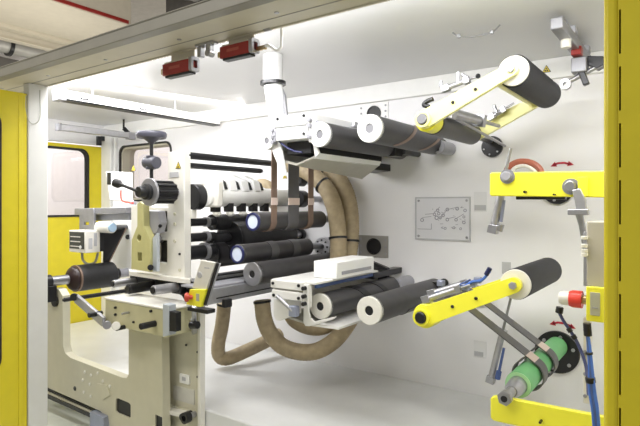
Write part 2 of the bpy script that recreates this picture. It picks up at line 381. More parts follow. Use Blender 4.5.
G = 'safety switches under the beam'
sa = switch(180, 68, 'red safety switch under the beam, the left one', False, G)
sb = switch(238.5, 50.5, 'red safety switch nearest the white loop bracket, right of the other', False, G)
hb = at(205, 46, Y=1.82)
t = thing('hook_bracket', 'small steel hooks under the beam between the two red switches', 'bracket', hb)
part(t, 'plate', MB().box(hb.x - .055, hb.x + .075, 1.80, 1.84, ZS - .012, ZS), STEEL, .002)
part(t, 'hook', MB().cbox((hb.x - .03, 1.82, ZS - .035), .025, .03, .06), STEEL, .003)
part(t, 'hook', MB().cbox((hb.x + .035, 1.82, ZS - .035), .03, .03, .06).cyl((hb.x + .035, 1.80, ZS - .055), (hb.x + .035, 1.84, ZS - .055), .018, n=14), STEEL, .003)
# bent white actuator loop beside the second switch
pb = [at(263, 49, Y=1.84), at(268, 45, Y=1.84), at(276, 50, Y=1.85), at(280.5, 48, Y=1.86), at(281.5, 42, Y=1.86), at(281.5, 30, Y=1.86), at(281, 27, Y=1.86)]
t = thing('actuator_loop', 'bent white actuator loop hanging right of the second red switch', 'bracket', pb[3])
part(t, 'loop', MB().tube(pb, .007, 8), WHITE)
q = at(271, 28, Y=1.85)
part(t, 'roller', MB().cyl((q.x - .03, 1.84, q.z), (q.x + .012, 1.84, q.z), .016, n=16), STEEL)
part(t, 'tongue', MB().bar(at(257, 49, Y=1.84), at(266, 47, Y=1.84), .02, .014), mat('brass', (.55, .42, .22)), .002)

# ------------------------------------------------------------------ white down pipe from ceiling into the knife beam
pp = at(273, 83, Y=2.42); rp = sz(273, 2.42, 10)
t = thing('down_pipe', 'white round pipe with dark collar dropping from the ceiling', 'pipe', (pp.x, pp.y, pp.z - .25))
part(t, 'upper_tube', MB().cyl((pp.x, pp.y, pp.z), (pp.x, pp.y, ZC), rp), mat('grey_white_pipe', (.62, .62, .62), .4))
part(t, 'collar', MB().ring((pp.x, pp.y, pp.z - .012), (pp.x, pp.y, pp.z + .008), rp * 1.28, rp * .5), BLKM)
pe = at(277, 128, Y=2.5)
part(t, 'lower_tube', MB().cyl((pp.x, pp.y, pp.z - .01), (pp.x + .012, pp.y + .04, CZ + .42), rp * .93, rp * .72), WHITE)
part(t, 'rib', MB().plate([(pp.x + rp * .6, pp.z - .02), (pp.x + rp * 1.1, pp.z - .08), (pp.x + rp * 1.45, CZ + .5), (pp.x, CZ + .5)], [], pp.y + .03, pp.y + .045), ALU)

# ------------------------------------------------------------------ rollers carried by the back wall
def roller(name, label, px, py, rp, Y0, Y1, body=RUBL, cap=CAPW, bore=.34, group=None, cat='roller', shaft=.3, capr=1.0, hub=None, wall=True, flange=True, capd=.012, rbody=None):
    c = at(px, py, Y=Y0); r = sz(px, Y0, rp)
    t = thing(name, label, cat, (c.x, Y0, c.z - r), group)
    B = part(t, 'sleeve', MB().cyl((c.x, Y0 + capd, c.z), (c.x, Y1, c.z), rbody * r if rbody else r, n=48), body)
    if cap:
        cpo = part(t, 'end_cap', MB().ring((c.x, Y0, c.z), (c.x, Y0 + .03, c.z), r * capr, r * bore, 48), cap, .002)
        part(t, 'bore', MB().lathe((c.x, Y0 + .006, c.z), EY, [(r * bore * 1.02, 0), (r * bore * 1.02, .02)]), hub or BLKM, up=cpo)
    if shaft:
        ye = YW - .004 if wall else Y1 + .1
        part(t, 'shaft', MB().cyl((c.x, Y1 - .01, c.z), (c.x, ye, c.z), r * shaft), STEEL)
        if wall and flange: part(t, 'wall_flange', MB().cyl((c.x, ye - .03, c.z), (c.x, ye, c.z), r * min(.9, shaft * 1.9)), BLKM)
    return c, r
HUBG = mat('hub_grey', (.30, .30, .32), .35, .4)
U1, rU1 = roller('guide_roller', 'small white guide roller at left end of the upper tray', 266.4, 140.6, 9, 2.42, 3.3, body=CAPW, cap=WHITE, bore=.36, hub=HUBG)
U2, rU2 = roller('winding_roller', 'dark roller with white end lying in the upper tray', 319.3, 134.3, 12.6, 2.395, 3.38, cap=WHITE, hub=HUBG)
U3, rU3 = roller('winding_roller', 'dark roller with white end, right of the upper tray, under black wall hole', 369.2, 128.3, 14.2, 2.5, 3.36, cap=WHITE, hub=HUBG)
L2, rL2 = roller('winding_roller', 'dark roller with cream end lying in the lower tray', 319.8, 306.4, 12.8, 2.45, 3.32)
L3, rL3 = roller('winding_roller', 'dark roller with cream end between lower tray and lower yellow arm', 368.8, 310.8, 14.2, 2.5, 3.38)
for (x, y, lb) in ((442, 147.5, 'grey bearing block on wall behind upper right dark roller'), (400, 284, 'dark bearing block on wall behind lower tray roller')):
    q = at(x, y, Y=3.36)
    t = thing('bearing_block', lb, 'bearing', (q.x, 3.4, q.z - .05))
    part(t, 'housing', MB().cyl((q.x, 3.30, q.z), (q.x, YW - .003, q.z), sz(x, 3.36, 6.8)), GREYP)
    part(t, 'cover', MB().cbox((q.x - .02, 3.31, q.z + .0), .05, .03, .055), BLKM, .003)
q = at(395, 152.5, Y=3.2)
solo('sensor_block', 'black sensor block under the two upper rollers', 'sensor', MB().cbox(q, .06, .10, .055).cyl(plus(q, .03, .05, .01), plus(q, .03, .3, .01), .022, n=14), BLKM, .004)
M1, rM1 = roller('slitting_roller', 'black roller with pale blue end, upper of the two blue-ended rollers', 252.2, 221.8, 9.6, 2.45, 3.18, body=RUBL, cap=NAVY, bore=.72, hub=CAPB, shaft=.45, capr=.95)
M2, rM2 = roller('slitting_roller', 'black roller with pale blue end, lower of the two blue-ended rollers', 236.6, 254.3, 9.8, 2.45, 3.2, body=RUBL, cap=NAVY, bore=.72, hub=CAPB, shaft=.4, capr=.92, flange=False)
M3, rM3 = roller('slitting_roller', 'dark grey roller with steel ring end below the blue-ended rollers', 251.8, 274.2, 11.8, 2.45, 3.3, body=RUBL, cap=STEEL, bore=.32)
q = at(321.8, 246.8, Y=3.36); rr = sz(321.8, 3.36, 9.3)
t = thing('bolted_flange', 'round steel flange with bolt ring on wall behind lower blue-ended roller', 'flange', (q.x, 3.36, q.z - rr))
part(t, 'disc', MB().ring((q.x, 3.36, q.z), (q.x, YW - .003, q.z), rr, rr * .3), mat('pale_steel', (.60, .60, .63), .35, .5))
for k in range(8):
    an = k * pi / 4; part(t, 'bolt', MB().cyl((q.x + cos(an) * rr * .72, 3.352, q.z + sin(an) * rr * .72), (q.x + cos(an) * rr * .72, 3.37, q.z + sin(an) * rr * .72), rr * .1, n=10), BLKM)
M5, _ = roller('back_roller', 'black roller behind the upper blue-ended roller, left end free', 211.5, 222.3, 8, 2.52, 3.3, body=RUB, cap=BLKM, bore=.5, shaft=.4)
M6, _ = roller('back_roller', 'thin black roller between the two blue-ended rollers', 210.5, 238, 5.2, 2.5, 3.2, body=RUB, cap=BLKM, bore=.5, shaft=.5)
M7, _ = roller('back_roller', 'thick dark roller behind the lower blue-ended roller', 209.5, 254.5, 13.5, 2.56, 3.3, body=RUBL, cap=BLKM, bore=.4, shaft=.3)
M9, _ = roller('filler_drum', 'large dark drum added to fill the gaps behind the two blue-ended rollers', 229, 240, 19, 2.66, 3.28, body=RUB, cap=BLKM, bore=.3, shaft=.2, cat='drum')  # added filler so the gaps between rollers show dark
for (x, y, r, lb) in ((200, 222, 5, 'dark shaft stub between frame plate and upper back roller'), (200, 237, 5.5, 'dark shaft stub between frame plate and thin back roller'), (198, 252, 9, 'thick dark shaft stub low between frame plate and back roller')):
    c = at(x, y, Y=2.40); R = sz(x, 2.40, r)
    t = thing('shaft_stub', lb, 'shaft', (c.x, 2.4, c.z - R))
    part(t, 'stub', MB().cyl((c.x, 2.308, c.z), (c.x, 2.53, c.z), R * .8), BLKM)
    part(t, 'collar', MB().ring((c.x, 2.44, c.z), (c.x, 2.47, c.z), R, R * .7), HUBG)
M8, _ = roller('back_roller', 'black roller low behind the tilted control pendant', 212, 285, 11, 2.6, 3.35, body=RUB, cap=BLKM, bore=.4)
# ------------------------------------------------------------------ upper knife beam and tray
b0 = at(274, 115.5, Y=2.40); b1 = at(309, 113, Y=2.40)
zt = CZ + .528; zm = CZ + .455; zb = CZ + .375
t = thing('knife_carrier', 'white box beam of two profiles above the upper tray', 'beam', ((b0.x + b1.x) / 2, 2.9, zb))
part(t, 'top_profile', MB().box(b0.x, b1.x, 2.415, YW - .004, zm + .003, zt), WHITE, .005)
part(t, 'lower_profile', MB().box(b0.x + .012, b1.x, 2.415, YW - .004, zb, zm), WHITE, .005)
part(t, 'end_plate', MB().box(b0.x + .002, b1.x - .012, 2.40, 2.416, zm + .006, zt - .004), WHITE, .003)
part(t, 'end_plate', MB().box(b0.x + .016, b1.x - .012, 2.40, 2.416, zb + .004, zm - .004), WHITE, .003)
for x, z in ((b0.x + .03, zt - .02), (b1.x - .035, zt - .02), (b1.x - .035, zb + .03)):
    part(t, 'bolt', MB().cyl((x, 2.392, z), (x, 2.402, z), .009, n=12), BLKM)
for z in (zt - .06, zm - .03, zb + .02):
    part(t, 'clamp', MB().box(b0.x - .028, b0.x + .004, 2.41, 2.47, z - .018, z + .018).cyl((b0.x - .02, 2.40, z - .02), (b0.x - .02, 2.46, z - .02), .012, n=12), GREYP, .003)
part(t, 'guide_rail', MB().box(b1.x + .012, b1.x + .04, 2.43, YW - .004, zt - .075, zt - .05), GREYP, .002)
part(t, 'guide_rail', MB().box(b1.x + .06, b1.x + .085, 2.75, YW - .004, zt - .05, zt - .02), ALU, .002)
part(t, 'side_block', MB().box(b1.x + .045, b1.x + .10, 2.82, 3.3, zt - .045, zt + .025), WHITE, .004)
cl = MB().box(b1.x - .004, b1.x + .024, 2.40, 2.45, zb - .02, zt - .005)
part(t, 'end_bracket', cl, WHITE, .004)
for z in (zt - .05, zm - .01, zb + .01):
    part(t, 'knob', MB().cyl((b1.x + .012, 2.375, z), (b1.x + .012, 2.402, z), .013, n=14), GREYP)
part(t, 'bearing_arm', MB().plate([(b0.x - .05, zb - .05), (b0.x - .055, zb + .02), (b0.x + .01, zb + .05), (b0.x + .02, zb - .03), (b0.x + .06, zb - .20), (b0.x + .03, zb - .20)], [], 2.44, 2.455), WHITE, .003)
part(t, 'blue_cable', MB().tube([at(279, 141, Y=2.42), at(286, 147, Y=2.42), at(294, 151, Y=2.42), at(302, 152.5, Y=2.42)], .006, 8), NAVY)
part(t, 'dark_insert', MB().box(b0.x + .05, b1.x - .03, 2.46, 3.3, zb - .075, zb - .002), BLK, .003)
# the sheet metal tray below
ty = at(286, 160, Y=2.47)
prof = [(-2.17, CZ + .385), (-2.06, CZ + .262), (-1.94, CZ + .232), (-1.80, CZ + .272)]
prof2 = [(x + .0, z + .014) for x, z in reversed(prof)]
t = thing('sheet_tray', 'folded beige sheet tray below the upper knife beam', 'tray', (-1.96, 2.9, CZ + .25))
tr = MB().plate(prof + prof2, [], 2.47, 3.22)
for v in tr.v:
    if v.y > 3 and v.z < CZ + .26: v.z -= .05
part(t, 'trough', tr, mat('tray_beige', (.42, .405, .35), .4), .002)
part(t, 'end_bracket', MB().plate([(b1.x - .005, zb + .02), (b1.x + .02, zb - .01), (b1.x + .05, CZ + .29), (b1.x + .02, CZ + .27)], [], 2.43, 2.445), WHITE, .003)
part(t, 'lip', MB().plate([(-1.812, CZ + .268), (-1.80, CZ + .272), (-1.785, CZ + .30), (-1.797, CZ + .302)], [], 2.47, 3.22), WHITE)
part(t, 'wall_bracket', MB().plate([(-2.0, CZ + .24), (-1.86, CZ + .25), (-1.86, CZ + .30), (-2.0, CZ + .30)], [], 3.2, YW - .003), BLKM, .003)

# ------------------------------------------------------------------ lower knife beam and tray
c0 = at(270, 278.5, Y=2.36); c1 = at(303, 283, Y=2.36); c2 = at(303, 303, Y=2.36)
zt2 = (c0.z + c1.z) / 2; zb2 = zt2 - sz(290, 2.36, 19.5)
LBW = mat('beam_white', (.76, .75, .72), .38)
t = thing('knife_carrier', 'white box beam above the lower tray, with blue strip', 'beam', ((c0.x + c1.x) / 2, 2.9, zb2))
part(t, 'top_profile', MB().box(c0.x, c1.x, 2.375, 3.08, (zt2 + zb2) / 2 + .003, zt2), LBW, .005)
part(t, 'lower_profile', MB().box(c0.x + .008, c1.x - .05, 2.375, YW - .004, zb2, (zt2 + zb2) / 2), LBW, .005)
part(t, 'end_plate', MB().box(c0.x + .004, c1.x - .004, 2.36, 2.376, (zt2 + zb2) / 2 + .006, zt2 - .003), LBW, .003)
part(t, 'end_plate', MB().box(c0.x + .012, c1.x - .004, 2.36, 2.376, zb2 + .003, (zt2 + zb2) / 2 - .005), LBW, .003)
for x, z in ((c0.x + .025, zt2 - .022), (c1.x - .03, zt2 - .02), (c0.x + .03, zb2 + .02), (c1.x - .03, zb2 + .02)):
    part(t, 'bolt', MB().cyl((x, 2.352, z), (x, 2.362, z), .009, n=12), BLKM)
part(t, 'end_bracket', MB().box(c1.x, c1.x + .035, 2.36, 2.40, zb2 - .03, zt2 - .01), LBW, .004)
for z in (zt2 - .03, zt2 - .075, zb2 - .005):
    part(t, 'knob', MB().cyl((c1.x + .016, 2.335, z), (c1.x + .016, 2.362, z), .012, n=14), BLKM)
part(t, 'blue_strip', MB().box(c1.x + .036, c1.x + .05, 2.42, 3.06, zt2 - .038, zt2 - .016), BLUE, .002, label='blue strip along the beam')
part(t, 'wall_mount', MB().box(c1.x - .03, c1.x + .04, 3.08, YW - .003, zt2 - .06, zt2 - .02), BLKM, .003)
part(t, 'cover_sheet', MB().box(c1.x - .002, c1.x + .075, 2.38, 3.08, zt2 - .010, zt2 + .002), LBW, .002)
part(t, 'cylinder', MB().cyl(at(277, 296, Y=2.35), at(293, 311, Y=2.35), .012, n=14), ALU)
part(t, 'cylinder_clamp', MB().cbox(at(294, 311, Y=2.36), .05, .04, .06), mat('blue_grey_metal', (.35, .38, .5), .35, .6), .004)
e0 = at(313.5, 269, Y=2.55); e1 = at(337, 269, Y=2.55)
t = thing('white_block', 'white rectangular block on top of the lower beam', 'block', ((e0.x + e1.x) / 2, 2.8, zt2))
ez1 = at(325, 261.5, Y=2.55).z
part(t, 'body', MB().box(e0.x, e1.x, 2.55, 2.98, zt2 + .002, ez1), WHITE, .006)
part(t, 'side_groove', MB().box(e1.x - .001, e1.x + .003, 2.60, 2.94, zt2 + .025, zt2 + .045), GREYP, .001)
prof = [(c0.x + .02, zb2 - .005), (c0.x + .02, zb2 - .10), (c0.x + .06, zb2 - .125), (c1.x - .02, zb2 - .125)]
t = thing('sheet_tray', 'pale bent tray plates holding the lower dark roller', 'tray', (c1.x, 2.9, zb2 - .2))
part(t, 'side_lobe', MB().plate(xz([(273.5, 299), (273.5, 316), (276, 320.5), (280, 321), (300, 313), (300, 300)], 2.40), [], 2.40, 2.414), LBW, .003)
part(t, 'end_lobe', MB().plate(xz([(304, 286), (303, 322), (305, 326), (309, 326.5), (333, 319.5), (336, 316.5), (314, 321.5), (310, 318), (308.5, 312), (309, 290)], 2.41), [], 2.41, 2.424), LBW, .003)
l0 = at(309, 326.3, Y=2.41); l1 = at(333, 319, Y=2.41)
part(t, 'base_sheet', MB().plate([(l0.x - .03, l0.z), (l1.x + .03, l0.z + .004), (l1.x + .03, l0.z + .018), (l0.x - .03, l0.z + .014)], [], 2.42, 3.1), LBW, .002)
part(t, 'inner_sheet', MB().plate([(c0.x + .03, l0.z + .03), (l0.x, l0.z + .0), (l0.x, l0.z + .014), (c0.x + .03, l0.z + .044)], [], 2.42, 3.1), mat('tray_beige', (.42, .405, .35)), .002)
wq = at(379, 268, Y=3.4)
solo('wedge_bracket', 'black wedge bracket on wall at far end of the lower beam', 'bracket', MB().plate(xz([(370, 261), (387, 268), (387, 281), (377, 281.5), (370, 277)], 3.3), [], 3.3, 3.34), BLKM, .003)

# ------------------------------------------------------------------ yellow dancer arms with their big rollers
def arm_plate(mb, A, B, ra, rb, y0, y1):
    d = Vector((B[0] - A[0], B[1] - A[1])); th = math.atan2(d.y, d.x); n = 14
    o = [(A[0] + ra * cos(th + pi / 2 + pi * k / n), A[1] + ra * sin(th + pi / 2 + pi * k / n)) for k in range(n + 1)]
    o += [(B[0] + rb * cos(th - pi / 2 + pi * k / n), B[1] + rb * sin(th - pi / 2 + pi * k / n)) for k in range(n + 1)]
    return mb.plate(o, [], y0, y1)
def dancer(pa, ea, rpa, ra, rb, rroll, capr, yend, side, label, rlabel, plabel, YE=None, tone=None):
    A = at(*pa, Y=2.44); B = at(*ea, Y=2.44); k = lambda n: sz(pa[0], 2.44, n)
    tone = tone or YELB
    t = thing('dancer_arm', label, 'arm', (A.x, 2.9, A.z - k(ra)))
    part(t, 'front_lever', arm_plate(MB(), (A.x, A.z), (B.x, B.z), k(ra), k(rb), 2.44, 2.47), tone, .003)
    part(t, 'rear_lever', arm_plate(MB(), (A.x, A.z), (B.x, B.z), k(ra), k(rb), yend + .015, yend + .045), tone, .003)
    u = (B - A).normalized()
    m = A + (B - A) * .80; nrm = V3((u.z, 0, -u.x)) * (1 if side > 0 else -1)
    part(t, 'cross_bar', MB().cyl((m.x, 2.47, m.z), (m.x, yend + .016, m.z), k(3.0), n=18), tone)
    part(t, 'pivot_boss', MB().cyl((A.x, 2.468, A.z), (A.x, 2.56, A.z), k(ra * 1.28)), YELB, label='bright yellow boss')
    part(t, 'pivot_ring', MB().ring((A.x, 2.425, A.z), (A.x, 2.442, A.z), k(ra * .92), k(ra * .62)), tone, .002)
    part(t, 'pivot_knob', MB().cyl((A.x, 2.415, A.z), (A.x, 2.445, A.z), k(ra * .6), n=10), HUBG if side > 0 else BLKM)
    for f in (.36, .62):
        q = A + (B - A) * f; part(t, 'screw', MB().cyl((q.x, 2.434, q.z), (q.x, 2.442, q.z), .008, n=10), BLKM)
    part(t, 'pivot_shaft', MB().cyl((A.x, yend + .04, A.z), (A.x, YW - .004, A.z), k(ra * .5)), STEEL)
    rr = k(rroll)
    r_ = thing('contact_roller', rlabel, 'roller', (B.x, 2.8, B.z - rr))
    part(r_, 'sleeve', MB().cyl((B.x, 2.485, B.z), (B.x, yend, B.z), rr, n=48), RUBG)
    part(r_, 'end_cap', MB().lathe((B.x, 2.474, B.z), EY, [(k(capr) - .003, 0), (k(capr), .004), (k(capr), .014)], 40), CAPW)
    part(r_, 'axle', MB().cyl((B.x, 2.425, B.z), (B.x, 2.445, B.z), k(3.6), n=6), ALU)
    part(r_, 'rear_axle', MB().cyl((B.x, yend, B.z), (B.x, yend + .05, B.z), k(3)), ALU)
    p_ = thing('pivot_roller', plabel, 'roller', (A.x, 2.8, A.z - k(rpa)))
    part(p_, 'sleeve', MB().cyl((A.x, 2.56, A.z), (A.x, yend + .005, A.z), k(rpa), n=48), RUBL)
    return A, B, u
UA, UB, uu = dancer((423.3, 119.5), (511, 69), 12.5, 9.0, 6.0, 15.3, 14, 3.12, 1, 'yellow dancer arm pair reaching up right near the ceiling', 'black grooved roller on the upper yellow arm', 'dark pivot roller at foot of the upper yellow arm', tone=mat('lamp_bleached_yellow', (.95, .92, .38), .3, var=.02, coat=.3))  # upper arm yellow is paled to include the lamp's bleaching
LA, LB, lu = dancer((421.8, 317.2), (513, 285.5), 11, 9.6, 7.0, 14.3, 13.8, 3.12, -1, 'yellow dancer arm pair in the lower half, above green core', 'black grooved roller on the lower yellow arm', 'dark pivot roller at foot of the lower yellow arm')
# bolted black discs on the wall behind the arm pivots
def wall_disc(px, py, r, label, Y=YW - .03):
    c = at(px, py, Y=Y); R = sz(px, Y, r)
    t = thing('bolted_disc', label, 'flange', (c.x, Y, c.z - R))
    part(t, 'disc', MB().cyl((c.x, Y, c.z), (c.x, YW - .003, c.z), R, n=48), BLKM)
    for k in range(6):
        an = k * pi / 3 + .3; x = c.x + cos(an) * R * .76; z = c.z + sin(an) * R * .76
        part(t, 'bolt', MB().cyl((x, Y - .008, z), (x, Y + .004, z), R * .085, n=10), ALU)
    return c, R
wall_disc(491.5, 146.5, 10.5, 'black bolted disc on wall at far end of upper pivot roller')
wall_disc(478, 296, 10, 'black bolted disc on wall behind the lower yellow arm')
# pneumatic cylinders on the arms
def pneu(name, label, A, B, f, th, Y, rod_up=True, parent_cat='cylinder', r=.014):
    t = thing(name, label, parent_cat, A)
    d = (B - A); m = A + d * f
    part(t, 'barrel', MB().cyl(A, m, r, n=18), ALU)
    part(t, 'rod', MB().cyl(m, B, r * .4, n=12), STEEL)
    part(t, 'end_block', MB().bar(A - d.normalized() * .01, A + d.normalized() * .03, r * 2.5, r * 2.5), STEEL, .002)
    part(t, 'end_block', MB().bar(m - d.normalized() * .03, m, r * 2.5, r * 2.5), STEEL, .002)
    return t, m
t, m = pneu('air_cylinder', 'silver air cylinder along the upper yellow front lever', at(444, 89, Y=2.52), at(480, 75.5, Y=2.52), .72, 0, 2.5, r=.013)
for p0_, p1_ in (((458, 84), (458, 72)), ((441, 87), (441, 81)), ((470, 80), (462, 74))):
    part(t, 'fitting', MB().cyl(at(*p0_, Y=2.52), at(*p1_, Y=2.52), .009, n=10), ALU)
part(t, 'joint', MB().cyl(at(478, 76, Y=2.5), at(478, 76, Y=2.54), .012, n=12), BLKM)
q = at(427, 104, Y=2.52)
solo('hose_hook', 'black curved hose behind the upper arm pivot', 'hose', MB().tube([at(433, 99, Y=2.52), at(427, 101.5, Y=2.52), at(424, 105, Y=2.52), at(429, 107, Y=2.52)], .012, 10), BLK)
t, m = pneu('air_cylinder', 'silver air cylinder on the upper rear lever, by its roller', at(490, 118, Y=3.1), at(514, 103, Y=3.1), .66, 0, 3.1, r=.014)
part(t, 'fitting', MB().cyl(at(497, 113, Y=3.08), at(494, 105, Y=3.08), .009, n=10), ALU)
t, m = pneu('air_cylinder', 'grey cylinder lying along the upper pivot roller', at(449, 112, Y=2.6), at(499, 126, Y=3.1), .62, 0, 2.8, r=.026)
for (pa_, pb_, lb) in (((444, 112), (505, 146), 'thin steel rod crossing the upper pivot roller'), ):
    solo('steel_rod', lb, 'rod', MB().cyl(at(*pa_, Y=2.58), at(*pb_, Y=3.2), .008, n=10), STEEL)
t, m = pneu('air_cylinder', 'cream air cylinder on top of the lower yellow front lever', at(424, 300, Y=2.50), at(470, 285, Y=2.56), .8, 0, 2.5, r=.016)
t, m = pneu('air_cylinder', 'blue-grey cylinder behind the cream one on the lower arm', at(430, 294, Y=2.75), at(480, 279, Y=2.8), .75, 0, 2.5, r=.018)
for (x, y) in ((466, 287), (473, 284), (478, 280), (441, 283)):
    part(t, 'fitting', MB().cbox(at(x, y, Y=2.62), .035, .035, .03), mat('blue_grey_metal', (.35, .38, .5)), .004)
t2 = thing('air_hose', 'blue air hose and fittings above the lower yellow arm', 'hose', at(470, 284, Y=2.6))
part(t2, 'hose', MB().tube([at(462, 288, Y=2.6), at(472, 282, Y=2.6), at(482, 280, Y=2.6), at(490, 271, Y=2.6)], .007, 8), BLUEL)
part(t2, 'plug', MB().cyl(at(486, 275, Y=2.6), at(490, 268, Y=2.6), .012, n=10), NAVY)
part(t2, 'hose', MB().tube([at(436, 293, Y=2.6), at(448, 291, Y=2.6), at(458, 286, Y=2.6), at(470, 280, Y=2.7)], .006, 8), BLUE)
solo('clamp_block', 'small black clamp at far end of the middle lower roller', 'clamp', MB().cbox(at(436, 285, Y=3.3), .06, .08, .05).cyl(at(444, 283, Y=3.3), at(444, 283, Y=YW - .003), .03, n=14), BLKM, .004)
# ------------------------------------------------------------------ green core shaft and the slit strips running to it
gc = at(509, 394, Y=2.45); gr_ = sz(509, 2.45, 13.5)
t = thing('core_shaft', 'green winding core on steel shaft, lower right', 'shaft', (gc.x, 2.8, gc.z - gr_))
gb = part(t, 'core', MB().cyl((gc.x, 2.60, gc.z), (gc.x, YW - .06, gc.z), gr_, gr_ * .97, n=48), GRN)
part(t, 'core_edge', MB().ring((gc.x, 2.592, gc.z), (gc.x, 2.602, gc.z), gr_ * .97, gr_ * .72, 40), mat('pale_green', (.38, .68, .36), .5))
part(t, 'collar', MB().lathe((gc.x, 2.49, gc.z), EY, [(gr_ * .42, 0), (gr_ * .62, .03), (gr_ * .7, .09), (gr_ * .7, .13)]), ALU)
part(t, 'axle', MB().cyl((gc.x, 2.40, gc.z), (gc.x, 2.52, gc.z), gr_ * .36), STEEL)
part(t, 'nut', MB().cyl((gc.x, 2.375, gc.z), (gc.x, 2.41, gc.z), gr_ * .55, n=6), STEEL, .003)
part(t, 'nut_bore', MB().cyl((gc.x, 2.37, gc.z), (gc.x, 2.38, gc.z), gr_ * .24, n=16), BLKM)
wall_disc(556.5, 352.5, 21, 'large black bolted disc on wall behind the green core')
def strip_path(C1, r1, C2, r2, a1, a2):               # wraps C1 by a1, runs straight, wraps C2 by a2
    d = Vector((C2[0] - C1[0], C2[1] - C1[1])); L = d.length; d.normalize(); n = Vector((-d.y, d.x))
    if n.y < 0: n = -n
    th = math.atan2(n.y, n.x) - math.asin((r1 - r2) / L) * (-1 if True else 1)
    p = [(C1[0] + r1 * cos(th + a1 * (1 - k / 10)), C1[1] + r1 * sin(th + a1 * (1 - k / 10))) for k in range(11)]
    q = [(C2[0] + r2 * cos(th - a2 * k / 40), C2[1] + r2 * sin(th - a2 * k / 40)) for k in range(41)]
    return p + q, q[0]
rp_ = sz(421.8, 2.44, 11)
for (y0, y1, lb) in ((2.77, 2.86, 'grey strip running to green core, the nearer of two'), (3.01, 3.10, 'grey strip running to green core, the farther of two')):
    pth, q0_ = strip_path((LA.x, LA.z), rp_ + .004, (gc.x, gc.z), gr_ * 1.24, 1.2, 5.2)
    base = V3((q0_[0], y0, q0_[1]))
    t = thing('film_strip', lb, 'strip', base, 'strips to the green core')
    part(t, 'film', MB().ribbon(pth, y0, y1, .006), STRAP)
    a_ = Vector(pth[10]); b_ = Vector(pth[11]); d_ = (b_ - a_)
    n_ = Vector((-d_.y, d_.x)).normalized() * (.0036)
    if n_.y < 0: n_ = -n_
    part(t, 'splice_tape', MB().ribbon([tuple(a_ + d_ * .87 + n_), tuple(a_ + d_ * .97 + n_)], y0 - .001, y1 + .001, .003), PINK)
# strips hanging from the upper tray rollers down to the upper blue-ended roller
for (x0, x1, m_, lb) in ((271.5, 277, COP, 'brown film strip hanging left of the dark one, under upper tray'), (288.5, 299, STRAP, 'dark grey film strip hanging below the upper tray'), (308.5, 313.5, COP, 'brown film strip hanging right of the dark one, under upper tray')):
    xr = M1.x + rM1 + .006
    ya = at(x0, 190, X=xr).y; yb = at(x1, 190, X=xr).y
    top = xr
    pth = [(top, CZ + .385), (top, CZ + .30)] + [(M1.x + (rM1 + .004) * cos(-a_), M1.z + (rM1 + .004) * sin(-a_)) for a_ in [pi * k / 18 for k in range(-1, 14)]]
    t = thing('film_strip', lb, 'strip', (xr, ya, M1.z), 'strips below the upper tray')
    part(t, 'film', MB().ribbon(pth, ya, yb, .005), m_)
    if 1:
        za = at(294, 198, X=xr).z; zb_ = at(294, 205, X=xr).z
        part(t, 'splice_tape', MB().box(xr - .001, xr + .0045, ya - .002, yb + .002, zb_, za), PINK)
# film slit lines lying over the rollers
def film_patch(name, lb, C, R, a0, a1, y0, y1, m_, skew=0):
    pth = [(C.x + (R + .003) * cos(a0 + (a1 - a0) * k / 10), C.z + (R + .003) * sin(a0 + (a1 - a0) * k / 10)) for k in range(11)]
    mb = MB().ribbon(pth, y0, y1, .003)
    for i, v in enumerate(mb.v): v.y += skew * ((i // 4) / 10)
    return solo(name, lb, 'strip', mb, m_, group='film strips on the rollers')
film_patch('film_strip', 'dark film strip across the roller in lower tray, nearer', L2, rL2, -.3, 1.9, 2.86, 2.93, BLK, -.16)
film_patch('film_strip', 'dark film strip across the roller in lower tray, farther', L2, rL2, -.3, 1.9, 3.10, 3.16, BLK, -.16)
film_patch('film_strip', 'pale brown strip slanting over upper right winding roller, nearer', U3, rU3, -1.2, 1.4, 2.72, 2.76, COP, .30)
film_patch('film_strip', 'pale brown strip slanting over upper right winding roller, farther', U3, rU3, -1.2, .2, 3.05, 3.09, COP, .2)
film_patch('film_strip', 'grey film strip around the lower blue-ended roller, nearer', M2, rM2, -1.2, 1.6, 2.72, 2.80, STRAP)
film_patch('film_strip', 'grey film strip around the lower blue-ended roller, farther', M2, rM2, -1.2, 1.6, 2.96, 3.04, STRAP)
film_patch('film_strip', 'black film strip under the roller by the lower yellow arm', L3, rL3, -1.5, -.5, 2.85, 3.0, BLK)

# ------------------------------------------------------------------ yellow swing arms holding the shaft ends
def swing(pts, Y, label, bolts):
    o = xz(pts, Y); t = thing('swing_arm', label, 'arm', (o[0][0], Y, min(z for x, z in o)))
    part(t, 'plate', MB().plate(o, [], Y, Y + .035), YELB, .008)
    for (x, y, r, m_, hx) in bolts:
        c = at(x, y, Y=Y); R = sz(x, Y, r)
        part(t, 'bolt', MB().cyl((c.x, Y - .03, c.z), (c.x, Y + .01, c.z), R, n=hx), m_, .002)
        if r > 3: part(t, 'washer', MB().ring((c.x, Y - .006, c.z), (c.x, Y + .002, c.z), R * 1.5, R * .6), HUBG)
    return t
t = swing([(489.5, 174), (491.5, 172.5), (640, 170.5), (640, 198), (491, 196), (489.5, 194.5)], 2.36, 'bright yellow swing arm at mid height, right side', [(507.5, 176.5, 4.8, GREYP, 16), (571, 186.5, 5.4, STEEL, 24), (526, 192, 1.3, BLKM, 10), (555, 194.5, .9, BLKM, 8)])
part(t, 'pivot_bracket', MB().box(at(578, 186, Y=2.35).x, at(588, 186, Y=2.35).x, 2.342, 2.358, at(580, 196, Y=2.35).z, at(580, 177, Y=2.35).z), YELB, .002)
for k in range(9):
    x = 519 + k * 3.4
